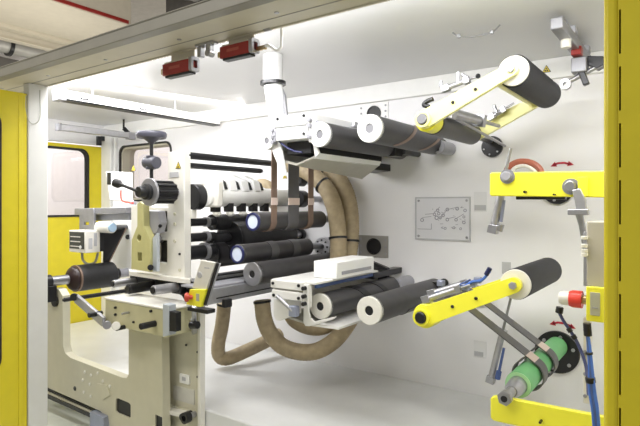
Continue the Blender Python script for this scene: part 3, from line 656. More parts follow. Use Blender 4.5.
part(t, 'under_rack', MB().box(at(517, 197, Y=2.42).x, at(566, 197, Y=2.42).x, 2.40, 2.44, at(540, 199.5, Y=2.42).z, at(540, 195, Y=2.42).z), BLKM, .003)
wall_disc(557, 189, 15, 'black bolted disc on wall behind the mid height yellow arm')
t = swing([(490, 400), (491, 397), (496, 396.5), (640, 424.5), (640, 452), (505, 424), (493, 421), (490, 418)], 2.42, 'yellow swing arm at the bottom right, under green core', [(541.5, 420.5, 1.3, BLKM, 10)])
# bracket and cylinder hanging from the mid arm bolt
q = at(571, 186, Y=2.33)
t = thing('arm_bracket', 'steel clevis bracket hanging from the mid arm bolt', 'bracket', at(572, 212, Y=2.33))
part(t, 'link', MB().plate(xz([(572, 190), (580, 188), (586, 200), (587, 214), (577, 214), (575, 202)], 2.33), [], 2.325, 2.345), ALU, .003)
part(t, 'clevis', MB().box(at(568, 213, Y=2.33).x, at(589, 213, Y=2.33).x, 2.315, 2.355, at(578, 215, Y=2.33).z, at(578, 209, Y=2.33).z), STEEL, .004)
part(t, 'rod', MB().cyl(at(580, 213, Y=2.34), at(586, 250, Y=2.36), .012, n=12), STEEL)
part(t, 'rod', MB().cyl(at(577, 213, Y=2.34), at(583, 232, Y=2.36), .008, n=12), ALU)
t, m = pneu('air_cylinder', 'steel air cylinder hanging left under the mid yellow arm', at(493, 231, Y=2.43), at(511, 148, Y=2.43), .6, 0, 2.9, r=.017)
part(t, 'sensor', MB().bar(at(501, 222, Y=2.43), at(504, 200, Y=2.43), .014, .014), mat('blue_grey_metal', (.35, .38, .5)), .002)
part(t, 'end_cap', MB().cyl(at(499, 231, Y=2.43), at(501, 224, Y=2.43), .016, n=14), STEEL)
t, m = pneu('air_cylinder', 'steel air cylinder leaning on wall left of the green core', at(490.5, 381, Y=3.19), at(515, 281, Y=3.19), .52, 0, 3.3, r=.019)
part(t, 'sensor', MB().bar(at(499, 372, Y=3.17), at(504, 348, Y=3.17), .014, .014), BLUE, .002)
part(t, 'end_cap', MB().cyl(at(497.5, 379, Y=3.17), at(499, 371, Y=3.17), .016, n=14), BLUE)
th_ = thing('hose_arc', 'copper coloured hose arching above the mid yellow arm', 'hose', at(505, 172, Y=2.95))
part(th_, 'hose', MB().tube([at(505, 178, Y=2.95), at(508, 168, Y=2.95), at(518, 162, Y=2.95), at(530, 162.5, Y=2.95), at(539, 168, Y=2.95), at(543, 178, Y=3.0), at(546, 186, Y=3.48)], .017, 10), mat('copper_hose', (.42, .13, .08), .35))
part(th_, 'inner_hose', MB().tube([at(509, 178, Y=2.95), at(515, 168, Y=2.95), at(526, 166, Y=2.95), at(536, 172, Y=2.95)], .012, 10), CAPW)
# red double arrows stuck on the wall
def arrow(pts, label):
    P = [at(*p, Y=YW - .003) for p in pts]; mb = MB()
    mb.ribbon([(p.x, p.z) for p in P], YW - .004, YW - .0005, .012)
    for a_, b_ in ((P[1], P[0]), (P[-2], P[-1])):
        d_ = (b_ - a_).normalized(); n_ = V3((-d_.z, 0, d_.x))
        o = [b_ + d_ * .022, b_ + n_ * .016 - d_ * .012, b_ - n_ * .016 - d_ * .012]
        mb.plate([(p.x, p.z) for p in o], [], YW - .004, YW - .0005)
    return solo('arrow_mark', label, 'arrow', mb, mat('arrow_red', (.50, .02, .05), .45))
arrow([(554, 165), (558, 163.2), (564, 162.8), (570, 164)], 'red double arrow on wall above the mid yellow arm')
arrow([(553, 323.5), (558, 322.5), (565, 323.5), (572, 327)], 'red double arrow on wall above the green core')

# ------------------------------------------------------------------ control column at the right, plug, hanging hoses
c0_ = at(586.5, 222, Y=2.15); c1_ = at(607, 285, Y=2.15)
t = thing('junction_box', 'tall beige box standing behind the right yellow guard', 'box', (c0_.x + .05, 2.2, at(590, 287, Y=2.15).z))
part(t, 'housing', MB().box(c0_.x, c0_.x + .22, 2.15, 2.30, at(590, 287, Y=2.15).z, at(590, 221.5, Y=2.15).z), mat('warm_grey_box', (.48, .455, .40), .5), .004)
tm = MB()
for y in (236, 244, 249, 253): tm.cyl(at(584.5, y, Y=2.14), at(584.5, y + 3.5, Y=2.14), .012, n=12)
part(t, 'cable_glands', tm, CAPW)
part(t, 'side_channel', MB().box(c0_.x - .012, c0_.x, 2.16, 2.22, at(590, 287, Y=2.15).z, at(590, 232, Y=2.15).z), ALU, .002)
t = thing('support_rail', 'slim cream rail with screws below the beige box', 'rail', (c0_.x, 2.2, at(588, 400, Y=2.15).z))
part(t, 'rail', MB().box(at(583, 350, Y=2.2).x, at(590, 350, Y=2.2).x, 2.2, 2.24, at(588, 404, Y=2.2).z, at(588, 318, Y=2.2).z), CREAMW, .003)
for y in (330, 352, 374, 396):
    part(t, 'screw', MB().cyl(at(585, y, Y=2.192), at(585, y, Y=2.204), .007, n=10), STEEL)
t = thing('socket_plate', 'yellow square plate with grey label beside the red plug', 'plate', at(595, 322, Y=2.12))
y0_, y1_ = at(590, 321.5, Y=2.12).z, at(590, 286.5, Y=2.12).z
part(t, 'plate', MB().box(at(586, 300, Y=2.12).x, at(606, 300, Y=2.12).x, 2.12, 2.135, y0_, y1_), YELB, .004)
part(t, 'label', MB().box(at(590, 300, Y=2.117).x, at(600, 300, Y=2.117).x, 2.117, 2.121, at(590, 315, Y=2.12).z, at(590, 292, Y=2.12).z), mat('olive_label', (.45, .45, .36), .4), .001, label='grey label')
part(t, 'label_text', MB().box(at(592, 300, Y=2.116).x, at(598, 300, Y=2.116).x, 2.1155, 2.1175, at(590, 308, Y=2.12).z, at(590, 306.5, Y=2.12).z), GREYP)
pl0 = at(586, 300, Y=2.19); Rr = sz(570, 2.19, 8.2)
t = thing('power_plug', 'red and white industrial plug beside the yellow plate', 'plug', plus(pl0, -.06, 0, -Rr))
sx = lambda n: (at(n, 300, Y=2.19).x, 2.19, pl0.z)
part(t, 'red_body', MB().lathe(sx(569.5), EX, [(Rr * .9, 0), (Rr * 1.05, .012), (Rr * 1.05, .045), (Rr * .92, sx(582)[0] - sx(569.5)[0])]), REDB)
part(t, 'white_cap', MB().lathe(sx(559.5), EX, [(Rr * .7, 0), (Rr * .86, .012), (Rr * .86, sx(569.5)[0] - sx(559.5)[0] + .004)]), CAPW)
part(t, 'connector', MB().cyl(sx(582), sx(587), Rr * .55), mat('brass', (.55, .42, .22)))
part(t, 'cable_gland', MB().cyl(at(560, 307, Y=2.2), at(559, 313, Y=2.2), .014, n=14), BLK)
part(t, 'cable', MB().tube([at(559, 312, Y=2.2), at(563, 320, Y=2.2), at(569, 329, Y=2.2), at(576, 340, Y=2.2), at(583, 356, Y=2.19), at(587, 372, Y=2.17), at(588.5, 395, Y=2.12)], .0062, 10), mat('dark_blue_cable', (.05, .06, .16), .4))
bt = MB()
for p in ((569.5, 330), (574, 337)): bt.cyl(at(p[0] - 1.3, p[1] - 2, Y=2.2), at(p[0] + 1.3, p[1] + 2, Y=2.2), .0095, n=12)
part(t, 'cable_tie', bt, BLK)
t = thing('hose_bundle', 'blue hoses bundled with black ties beside right yellow guard', 'hose', at(590, 395, Y=1.98))
part(t, 'top_fitting', MB().cyl(at(587, 323, Y=2.0), at(588, 336, Y=2.0), .013, n=14).cyl(at(584.5, 328, Y=2.0), at(590.5, 328, Y=2.0), .012, n=12), BLK)
for i, dx in enumerate((-1.2, 1.3, 3.4)):
    part(t, 'hose', MB().tube([at(587.5, 334, Y=2.0), at(588.8 + dx * .3, 350, Y=1.99), at(590 + dx * .5, 368, Y=1.98), at(591 + dx, 392, Y=1.97), at(594 + dx, 412, Y=1.96), at(596 + dx, 440, Y=1.95)], .0062 if i else .005, 10), BLUEL if i != 1 else BLUE)
part(t, 'tie', MB().cyl(at(590, 377, Y=1.98), at(591, 383, Y=1.98), .016, n=14), BLK)
part(t, 'tie', MB().cyl(at(589, 352, Y=1.99), at(589.3, 354.5, Y=1.99), .012, n=14), BLK)

# ------------------------------------------------------------------ plates, labels and the diagram on the back wall
def placard(x0, y0, x1, y1, name, label, m_, depth=.004, Y=YW, cat='label'):
    a_ = at(x0, y1, Y=Y); b_ = at(x1, y0, Y=Y)
    zt_ = (at(x0, y0, Y=Y).z + b_.z) / 2; zb_ = (a_.z + at(x1, y1, Y=Y).z) / 2
    t = thing(name, label, cat, ((a_.x + b_.x) / 2, Y - .002, zb_))
    part(t, 'plate', MB().box(a_.x, b_.x, Y - depth, Y - .0005, zb_, zt_), m_, .001)
    return t, (a_.x, b_.x, zb_, zt_)
t, (x0, x1, z0, z1) = placard(416.5, 197.8, 470, 239.5, 'web_diagram', 'pale machine diagram sheet fixed on the white wall', mat('diagram_sheet', (.70, .70, .73), .35, var=.01), .008, cat='diagram')
fr = MB().plate([(x0 - .006, z0 - .006), (x1 + .006, z0 - .006), (x1 + .006, z1 + .006), (x0 - .006, z1 + .006)], [[(x0 + .004, z0 + .004), (x1 - .004, z0 + .004), (x1 - .004, z1 - .004), (x0 + .004, z1 - .004)]], YW - .010, YW - .0005)
part(t, 'frame', fr, mat('frame_grey', (.50, .50, .52), .4))
dm = MB(); rnd = random.Random(3); W_ = x1 - x0; H_ = z1 - z0
def dl(ax, ay, bx, by, th=.0035):
    dm.ribbon([(x0 + ax * W_, z0 + ay * H_), (x0 + bx * W_, z0 + by * H_)], YW - .0092, YW - .0078, th)
def dc(cx, cy, r):
    dm.ring((x0 + cx * W_, YW - .0092, z0 + cy * H_), (x0 + cx * W_, YW - .0078, z0 + cy * H_), r, r * .55, 12)
dl(.03, .24, .30, .24); dl(.3, .24, .3, .38); dl(.12, .52, .30, .55); dl(.18, .6, .34, .62); dl(.34, .62, .46, .78); dl(.46, .5, .6, .72); dl(.6, .5, .75, .55); dl(.6, .72, .8, .78); dl(.75, .5, .9, .62)
for cx, cy, r in ((.12, .46, .014), (.36, .6, .012), (.40, .52, .016), (.44, .62, .012), (.47, .52, .011), (.60, .48, .013), (.60, .72, .013), (.76, .48, .012), (.78, .74, .013), (.9, .42, .012), (.9, .55, .01), (.92, .7, .012), (.56, .27, .01), (.72, .29, .01), (.84, .27, .009), (.42, .7, .012), (.52, .58, .013)): dc(cx, cy, r)
for k in range(26):
    ax = rnd.uniform(.3, .93); ay = rnd.uniform(.25, .78); dl(ax, ay, ax + rnd.uniform(-.03, .06), ay + rnd.uniform(-.02, .03), .003)
part(t, 'drawing_lines', dm, mat('diagram_ink', (.30, .30, .34), .5))
for sx_, sz_ in ((x0 + .02, z1 - .02), (x1 - .02, z1 - .02), (x0 + .02, z0 + .02), (x1 - .02, z0 + .02)):
    part(t, 'screw', MB().cyl((sx_, YW - .012, sz_), (sx_, YW - .006, sz_), .009, n=10), STEEL)
t, (x0, x1, z0, z1) = placard(474, 192, 487, 212, 'wall_label', 'small white label with grey bar right of the wall diagram', mat('label_white', (.76, .76, .77), .45, var=.01))
part(t, 'grey_bar', MB().box(x0 + .005, x1 - .005, YW - .0055, YW - .0035, z0 + .01, z0 + (z1 - z0) * .35), LABEL)
t, (x0, x1, z0, z1) = placard(474, 341, 486.5, 357.5, 'wall_label', 'small pale label with grey bar, low on wall near leaning cylinder', mat('label_white', (.76, .76, .77)))
part(t, 'grey_bar', MB().box(x0 + .004, x1 - .02, YW - .0055, YW - .0035, z0 + .008, z0 + (z1 - z0) * .35), LABEL)
t, (x0, x1, z0, z1) = placard(502, 262, 511, 274, 'wall_label', 'tiny grey label on wall just left of lower grooved roller', LABEL)
# warning triangles
def warn(px, py, r, label, Y):
    c = at(px, py, Y=Y); R = sz(px, Y, r) * 1.25
    tri = lambda s: [(c.x + R * s * cos(pi / 2 + 2 * pi * k / 3), c.z - R * .2 + R * s * sin(pi / 2 + 2 * pi * k / 3)) for k in range(3)]
    t = thing('warning_triangle', label, 'sign', (c.x, Y, c.z - R), 'yellow warning triangles')
    part(t, 'border', MB().plate(tri(1), [], Y - .003, Y - .0005), BLK)
    part(t, 'face', MB().plate(tri(.78), [], Y - .0045, Y - .0028), mat('sign_yellow', (.80, .62, .05), .5))
    sy = MB(); s = R * .17
    for dx, dz in ((0, .22), (-.2, -.16), (.2, -.16)): sy.cyl((c.x + dx * R, Y - .0055, c.z + dz * R - R * .18), (c.x + dx * R, Y - .004, c.z + dz * R - R * .18), s, n=10)
    part(t, 'symbol', sy, BLK)
warn(546.5, 69, 4, 'yellow warning triangle on the white band under ceiling, upper right', YW - .036)
warn(178.5, 165.3, 3.8, 'yellow warning triangle on frame plate right of the handwheel', 2.25)
warn(285, 176, 3, 'yellow warning triangle on wall behind the hanging strips', YW)
t, _ = placard(170, 172, 179, 177.5, 'name_plate', 'grey plate on frame plate below the triangle near the handwheel', LABEL, Y=2.25)
# round port plates
def port(x0, y0, x1, y1, cx, cy, r, label, m_):
    t, (a_, b_, z0_, z1_) = placard(x0, y0, x1, y1, 'port_plate', label, m_, .008, cat='plate')
    c = at(cx, cy, Y=YW - .008); R = sz(cx, YW, r)
    part(t, 'port', MB().lathe((c.x, YW - .010, c.z), EY, [(R, 0), (R, .004)]), BLK)
    part(t, 'port_rim', MB().ring((c.x, YW - .016, c.z), (c.x, YW - .006, c.z), R * 1.1, R * .96), BLKM)
    for dx in (a_ + .02, b_ - .02):
        for k in range(3): part(t, 'bolt', MB().cyl((dx, YW - .013, z0_ + .03 + (z1_ - z0_ - .06) * k / 2), (dx, YW - .006, z0_ + .03 + (z1_ - z0_ - .06) * k / 2), .008, n=8), GREYP)
    return t
port(359.5, 103, 388.5, 122, 374, 113.8, 7.2, 'white bolted port plate with black hole, high on wall', WHITE)
port(359, 235.5, 388.5, 257, 374, 246.3, 7.4, 'grey port plate with black hole, mid wall by hoses', mat('port_grey', (.36, .35, .33), .4, .3))
# thin wire handle under the ceiling
hp = [at(453, 33, Z=ZC - .01), at(459, 36, Z=ZC - .04), at(475, 36.5, Z=ZC - .045), at(492, 32, Z=ZC - .045), at(500, 25, Z=ZC - .01)]
t = thing('wire_handle', 'thin curved steel wire handle under the grey ceiling', 'handle', hp[2])
part(t, 'wire', MB().tube(hp, .0045, 8), STEEL)
for p in (hp[1], hp[3]): part(t, 'clip', MB().cbox(p, .016, .016, .02), STEEL, .003)
# ceiling fixture at upper right: square tube, bracket, rods
f0 = at(556.5, 23, Y=2.62); f1 = at(590, 64, Y=3.40); f1 = V3((f0.x - .0, 3.4, f0.z - .01)); hw = sz(556, 2.62, 6)
t = thing('sensor_rail', 'square grey tube fixture under ceiling, upper right corner', 'rail', (f0.x, 3.0, f0.z - .05))
part(t, 'tube', MB().box(f0.x - hw, f0.x + hw, 2.62, 3.42, f0.z - hw, f0.z + hw), mat('dull_alu', (.30, .30, .32), .4, .5), .006)
part(t, 'hanger', MB().box(f0.x - .03, f0.x + .03, 2.9, 2.96, f0.z + hw - .003, ZC), GREYP)
part(t, 'hanger', MB().box(f0.x - .03, f0.x + .03, 3.3, 3.36, f0.z + hw - .003, ZC), GREYP)
part(t, 'slot', MB().box(f0.x - hw - .002, f0.x - hw + .004, 2.72, 2.95, f0.z - .018, f0.z + .018), BLK)
q = at(566, 42, Y=2.82); part(t, 'connector', MB().cyl(plus(q, 0, 0, .06), plus(q, 0, 0, -.03), .024, n=16), CAPW)
q = at(577, 55.5, Y=3.05); part(t, 'red_block', MB().cbox(plus(q, .0, 0, .02), .05, .06, .045), RED, .004)
q = at(580, 66, Y=3.1); part(t, 'bracket', MB().cbox(q, .075, .08, .08), mat('dull_alu', (.30, .30, .32)), .006)
q = at(595, 61, Y=3.1); part(t, 'wedge', MB().plate(xz([(588, 56.5), (604, 57), (604, 65), (597, 69), (589, 66)], 3.1), [], 3.08, 3.16), BLKM, .003)
q0 = at(567.5, 82.5, Y=3.1); q1 = at(602, 64, Y=3.1)
part(t, 'rod', MB().cyl(q0, q1, .013, n=14), STEEL)
part(t, 'rod_end', MB().ring(plus(q0, -.01, -.02, -.01), plus(q0, -.01, .02, -.01), .028, .012, 20), STEEL)
q = at(582.5, 74, Y=3.09); part(t, 'clamp', MB().bar(plus(q, -.02, 0, .06), plus(q, .02, 0, -.06), .03, .04), BLKM, .004)

# ------------------------------------------------------------------ tan hoses
def hose(label, pts, r, clamps=()):
    P = [at(x, y, Y=Y) for x, y, Y in pts]
    t = thing('flexible_hose', label, 'hose', min(P, key=lambda p: p.z))
    part(t, 'tube', MB().tube(P, r, 18, 8, corr=.018, pitch=.018), TAN, ang=60)
    for i, f in clamps:
        p = P[i].lerp(P[i + 1], f); d_ = (P[i + 1] - P[i]).normalized()
        part(t, 'clamp', MB().ring(p - d_ * .008, p + d_ * .008, r * 1.1, r * .9), BLKM)
hose('tan hose curving down beside wall, the left one', [(283, 163, 3.2), (297, 167, 3.22), (312, 175, 3.22), (325, 187, 3.22), (333, 203, 3.22), (337, 222, 3.22), (338.5, 245, 3.2), (338, 266, 3.2)], .062, ((2, .85), (5, .7)))
hose('tan hose curving down beside wall, the right one', [(318, 166, 3.36), (330, 171, 3.36), (341, 183, 3.36), (348, 200, 3.36), (350.5, 220, 3.36), (350, 243, 3.34), (347, 266, 3.3)], .064, ((0, .8), (4, .9)))
hose('tan hose lying on the floor with an elbow, lower left', [(224.5, 303, 2.85), (222, 325, 2.85), (218.5, 343, 2.86), (219, 355, 2.88), (227, 358.5, 2.93), (246, 351, 3.08), (266, 341.5, 3.28), (280, 334, 3.42)], .053, ((0, .05),))
hose('tan hose looping in a wide U under the lower tray', [(262, 300, 2.75), (264, 318, 2.75), (270, 333, 2.76), (282, 346, 2.8), (300, 352, 2.86), (318, 350.5, 2.94), (335, 340, 3.02), (347, 325, 3.08), (354, 312, 3.1), (357, 302, 3.12)], .056, ((0, .1),))
hose('tan hose in a short curve close under the lower tray', [(288, 312, 3.0), (296, 322, 3.0), (310, 328, 3.02), (325, 327, 3.05), (338, 318, 3.1)], .05)
# ------------------------------------------------------------------ slitter head: frame plate and what it carries
FY = 2.25
t = thing('frame_plate', 'tall cream frame plate of the slitter head, left of the rollers', 'frame', at(170, 278, Y=FY))
o = xz([(168, 152), (184, 150.5), (184.5, 279), (131, 271), (131, 205), (150, 205), (152, 207), (168, 207)], FY)
h1 = xz([(152, 211), (167, 211), (167, 232), (152, 232)], FY); h2 = xz([(155, 240), (167, 240.5), (167, 263.5), (155, 262)], FY)
part(t, 'plate', MB().plate(o, [h1, h2], FY, FY + .055), CREAMW, .004)
for (x, y, r, m_) in ((175, 214, 1.6, CREAM), (175, 224, 1.8, CREAM), (175, 241, 1.8, CREAM), (180, 254, 1.2, BLKM), (180, 270, 1.6, CREAM), (178, 190, 1.2, BLKM)):
    c = at(x, y, Y=FY); part(t, 'bolt', MB().cyl((c.x, FY - .008, c.z), (c.x, FY + .003, c.z), sz(x, FY, r), n=12), m_)
part(t, 'base_ledge', MB().hexa([at(129, 275.5, Y=2.16), at(190, 284.5, Y=2.16), at(192, 281.5, Y=2.33), at(129, 273, Y=2.33), at(129, 271, Y=2.16), at(190, 279.5, Y=2.16), at(192, 277.5, Y=2.33), at(129, 269, Y=2.33)]), CREAMW, .003)
part(t, 'dark_backing', MB().plate(xz([(151, 209), (168, 209), (168, 265), (151, 265)], FY + .05), [], FY + .050, FY + .054), BLKM)  # black sheet stands in for the darkness inside the openings
part(t, 'side_lug', MB().cbox(at(191.5, 214, Y=2.32), .045, .05, .06), CREAMW, .004)
t = thing('rear_plate', 'white plate with black slot behind the slitter head, left', 'plate', at(121, 276, Y=2.75))
part(t, 'lower_plate', MB().plate(xz([(113, 200), (131, 200), (131, 276), (113, 276)], 2.75), [], 2.75, 2.78), WHITE, .003)
part(t, 'upper_plate', MB().plate(xz([(106.5, 171), (131, 172.5), (131, 201), (111, 200)], 2.75), [], 2.74, 2.77), WHITE, .003)
part(t, 'slot', MB().plate(xz([(107, 172.5), (110, 172.5), (110, 184.5), (107, 184.5)], 2.73), [], 2.73, 2.742), BLKM, label='black slot')
part(t, 'hole', MB().cyl(at(128, 237, Y=2.74), at(128, 237, Y=2.752), .022, n=16), BLKM)
# lever plate, the yellow door's reflected light painted in as olive
LY = 2.12
t = thing('lever_plate', 'door-tinted olive cast plate with round and square holes, left of frame plate', 'plate', at(141, 273, Y=LY))
o = xz([(137, 204), (140, 201.5), (143, 204), (143.5, 226), (150, 240), (150, 272), (131, 269), (131.5, 240), (137, 226)], LY)
R = sz(139, LY, 3.4); c = at(139, 238, Y=LY); q = at(139.5, 257, Y=LY)
part(t, 'plate', MB().plate(o, [circ(c.x, c.z, R, 18), [(q.x - R, q.z - R * 1.2), (q.x + R, q.z - R * 1.2), (q.x + R, q.z + R * 1.3), (q.x - R, q.z + R * 1.3)]], LY, LY + .05), mat('door_tinted_cast', (.52, .49, .22), .45, var=.06), .004)
part(t, 'side_web', MB().plate(xz([(150, 238), (154, 233), (154, 272), (150, 272)], LY), [], LY + .02, LY + .045), mat('blue_grey_cast', (.48, .52, .56), .4), .003)
part(t, 'knob', MB().cyl(at(150.5, 267.5, Y=LY - .03), at(150.5, 267.5, Y=LY + .03), sz(150, LY, 3), n=16), BLKM)
# gear block and little shaft inside the frame opening
t = thing('gear_block', 'grey gear block seen inside the frame plate opening', 'gearbox', at(152, 232, Y=2.2))
part(t, 'housing', MB().plate(xz([(144, 210), (158, 211), (160, 222), (157, 233), (150, 235), (144, 228)], 2.17), [], 2.17, 2.23), GREYP, .006)
part(t, 'shaft', MB().cyl(at(155, 239, Y=2.18), at(168, 238, Y=2.45), .028, n=18), STEEL)
part(t, 'pin', MB().cyl(at(160, 226, Y=2.17), at(163, 225.5, Y=2.25), .012, n=12), BLKM)
# drum with silver disc and handle
dc_ = at(148.5, 192, Y=2.03); Rd = sz(148.5, 2.03, 14)
t = thing('crank_disc', 'silver round disc with black hub and long lever handle', 'crank', plus(dc_, 0, 0, -Rd))
part(t, 'disc', MB().ring((dc_.x, 2.03, dc_.z), (dc_.x, 2.045, dc_.z), Rd, Rd * .3, 48), ALU, .002)
hb_ = at(142, 192.5, Y=1.98)
part(t, 'hub', MB().lathe((dc_.x, 1.955, dc_.z), EY, [(Rd * .36, 0), (Rd * .42, .01), (Rd * .42, .045), (Rd * .56, .05), (Rd * .56, .078)]), BLK)
e_ = at(118, 183.5, Y=1.93)
part(t, 'lever', MB().cyl(V3((dc_.x, 1.965, dc_.z)), e_, .010, n=12), BLK)
part(t, 'grip', MB().lathe(e_ - V3((.03, 0, -.006)), (e_ - V3((dc_.x, 1.965, dc_.z))) * -1, [(.012, -.01), (.028, .0), (.028, .03), (.016, .05)], 20), BLK)
Rm = Rd * .88
t = thing('clutch_drum', 'black finned drum between silver disc and frame plate', 'drum', (dc_.x, 2.06, dc_.z - Rm))
part(t, 'drum', MB().cyl((dc_.x, 2.05, dc_.z), (dc_.x, 2.21, dc_.z), Rm * .86, n=40), BLKM)
fn = MB()
for k in range(7):
    an = -1.2 + k * .62; fn.cyl((dc_.x + cos(an) * Rm * .88, 2.06, dc_.z + sin(an) * Rm * .88), (dc_.x + cos(an) * Rm * .88, 2.20, dc_.z + sin(an) * Rm * .88), Rm * .13, n=12)
part(t, 'tie_bolts', fn, BLK)
part(t, 'axle', MB().cyl((dc_.x, 2.2, dc_.z), (dc_.x, 2.26, dc_.z), Rm * .3), STEEL)
# black nut and the pale knife bar behind the plate
kc = V3((dc_.x + .01, 2.32, dc_.z - .03)); Rk = sz(198, 2.36, 13)
t = thing('knife_bar', 'pale knife holder bar with black round end behind frame plate', 'bar', plus(kc, .02, .4, -.1))
kk = at(197.5, 197, Y=2.36)
part(t, 'black_end', MB().cyl((kk.x, 2.306, kk.z), (kk.x, 2.375, kk.z), Rk, n=36), BLKM)
kb = at(206, 196.5, Y=2.375); Rb = sz(206, 2.375, 10.2)
part(t, 'bar', MB().cyl((kb.x, 2.37, kb.z), (kb.x, 3.3, kb.z), Rb, n=40), mat('satin_bar', (.82, .82, .80), .36, .0), label='pale satin round bar')
ck = at(206, 190, Y=2.46)
part(t, 'end_clamp', MB().cbox((kb.x + .005, 2.41, kb.z + .015), .19, .05, .17), CREAMW, .012)
bz = at(225, 183, Y=2.55)
for i, px in enumerate((213, 225, 235.5, 246)):
    y_ = 2.42 + i * .12
    hN = thing('knife_holder', ('white knife holder at left end of the knife bar', 'white knife holder with dark slot, second along the knife bar', 'white knife holder with dark slot, third along the knife bar', 'white knife holder with dark slot, fourth along the knife bar')[i], 'holder', (kb.x, y_, kb.z + Rb), 'knife holders on the bar')
    part(hN, 'body', MB().plate([(kb.x - .10, kb.z + Rb * .4), (kb.x + Rb * .9, kb.z + Rb * .6), (kb.x + Rb * .55, kb.z + Rb + .05), (kb.x - .08, kb.z + Rb + .095)], [], y_, y_ + .07), WHITE, .006)
    part(hN, 'slot', MB().plate([(kb.x - .02, kb.z + Rb * .9), (kb.x + Rb * .8, kb.z + Rb * .75), (kb.x + Rb * .45, kb.z + Rb + .035), (kb.x - .07, kb.z + Rb + .08)], [], y_ + .072, y_ + .100), BLK, label='dark slot')
for i in range(5):
    y_ = 2.41 + i * .12; px_ = kb.x + .02
    tq = thing('slitting_knife', ('small pale knife tip under the knife bar, leftmost', 'small pale knife tip under the knife bar, second from left', 'small pale knife tip under the knife bar, third from left', 'small pale knife tip under the knife bar, fourth from left', 'small pale knife tip under the knife bar, rightmost')[i], 'knife', (px_, y_, kb.z - Rb - .06), 'knife tips under the bar')
    part(tq, 'stem', MB().box(px_ - .02, px_ + .03, y_, y_ + .05, kb.z - Rb - .035, kb.z - Rb * .6), BLKM, .003)
    part(tq, 'tip', MB().lathe((px_ + .02, y_ + .025, kb.z - Rb - .065), EZ, [(.012, 0), (.028, .012), (.028, .03)], 16), CAPW)
# two black bars across the top
for (x, y, r, y1, lb) in ((189, 155.5, 3.6, 3.16, 'upper long black bar above the knife holders'), (189, 165.5, 3.0, 3.0, 'lower shorter black bar above the knife holders')):
    c = at(x, y, Y=2.31); R = sz(x, 2.31, r)
    t = thing('tension_bar', lb, 'bar', (c.x, 2.7, c.z - R))
    part(t, 'bar', MB().cyl((c.x, 2.29, c.z), (c.x, y1, c.z), R, n=24), BLKM)
    part(t, 'end_pin', MB().cyl((c.x, y1, c.z), (c.x, y1 + .02, c.z), R * .8, n=20), GREYP)
q = at(262, 184, Y=3.3)
solo('dust_hose_end', 'tan rounded hose end above the knife bar', 'hose', MB().tube([at(240, 196, Y=3.48), at(252, 187, Y=3.32), at(262, 183, Y=3.3), at(270, 187, Y=3.3), at(273, 198, Y=3.34), at(273, 205, Y=3.48)], sz(262, 3.3, 4.5), 14), TAN)
for (x, y, r, lb) in ((301, 181, 5.5, 'black round knob on wall behind the hanging strips, upper'), (301, 199, 8.5, 'black round knob on wall behind the hanging strips, lower')):
    c = at(x, y, Y=3.25)
    t = thing('shaft_end', lb, 'shaft', plus(c, 0, 0, -.04))
    part(t, 'disc', MB().cyl((c.x, 3.2, c.z), (c.x, 3.28, c.z), sz(x, 3.25, r), n=28), BLK)
    part(t, 'shaft', MB().cyl((c.x, 3.27, c.z), (c.x, YW - .003, c.z), .025, n=16), STEEL)
# handwheel
hw_ = at(151.5, 134.5, Y=2.17); Rh = sz(151, 2.17, 15)
t = thing('handwheel', 'dark grey handwheel on upright black spindle at top of slitter', 'handwheel', at(151.5, 178, Y=2.17))
part(t, 'rim', MB().lathe((hw_.x, hw_.y, hw_.z - .012), EZ, [(Rh * .80, -.004), (Rh * .93, -.012), (Rh, .004), (Rh, .018), (Rh * .93, .028), (Rh * .8, .024)], 40), HANDW)
part(t, 'hub', MB().lathe((hw_.x, hw_.y, hw_.z - .062), EZ, [(.014, 0), (.024, .012), (Rh * .8, .055)], 32), HANDW)
part(t, 'spindle', MB().cyl((hw_.x, hw_.y, at(151, 181, Y=2.17).z), (hw_.x, hw_.y, hw_.z - .05), .012, n=16), BLK)
gz = at(151.5, 162.5, Y=2.17).z
part(t, 'coupling', MB().cyl((hw_.x - .008, hw_.y, gz - .045), (hw_.x - .008, hw_.y, gz + .045), .032, n=20).cyl((hw_.x - .055, hw_.y + .0, gz + .003), (hw_.x + .055, hw_.y, gz - .004), .040, n=20), HANDW)
# ------------------------------------------------------------------ unwind side: control box, bracket, web, roll
BY = 2.3
t = thing('control_box', 'white control box with dark keypad, left of the slitter', 'controller', at(85, 253, Y=BY))
k0 = at(69, 240, Y=BY); k1 = at(85, 240, Y=BY); zt_ = at(77, 230.5, Y=BY).z; zb_ = at(77, 252.5, Y=BY).z
part(t, 'housing', MB().box(k0.x, k1.x, BY, BY + .13, zb_, zt_), CAPW, .006)
part(t, 'keypad', MB().box(k0.x + .012, k1.x - .01, BY - .004, BY + .002, zb_ + .03, zt_ - .012), mat('keypad_dark', (.05, .055, .05), .35), .002)
for i in range(3):
    part(t, 'key_row', MB().box(k0.x + .03, k1.x - .06, BY - .006, BY - .003, zb_ + .045 + i * .038, zb_ + .053 + i * .038), CAPW)
part(t, 'indicator', MB().cyl((k1.x - .055, BY - .010, zb_ + .045), (k1.x - .055, BY - .003, zb_ + .045), .014, n=14), WHITE)
part(t, 'side_label', MB().box(k1.x, k1.x + .003, BY + .03, BY + .06, zb_ + .03, zt_ - .06), LABEL)
part(t, 'side_label', MB().box(k1.x, k1.x + .003, BY + .075, BY + .10, zb_ + .05, zt_ - .02), LABEL)
part(t, 'black_edge', MB().box(k0.x + .02, k1.x + .006, BY + .13, BY + .16, zb_ + .005, zt_ - .005), BLK)
part(t, 'cable', MB().tube([plus(at(82, 253, Y=BY + .1)), at(83, 260, Y=BY + .1), at(88, 264, Y=BY + .12), at(95, 262, Y=BY + .16), at(98, 253, Y=BY + .2)], .010, 10), mat('cable_grey', (.42, .42, .36)))
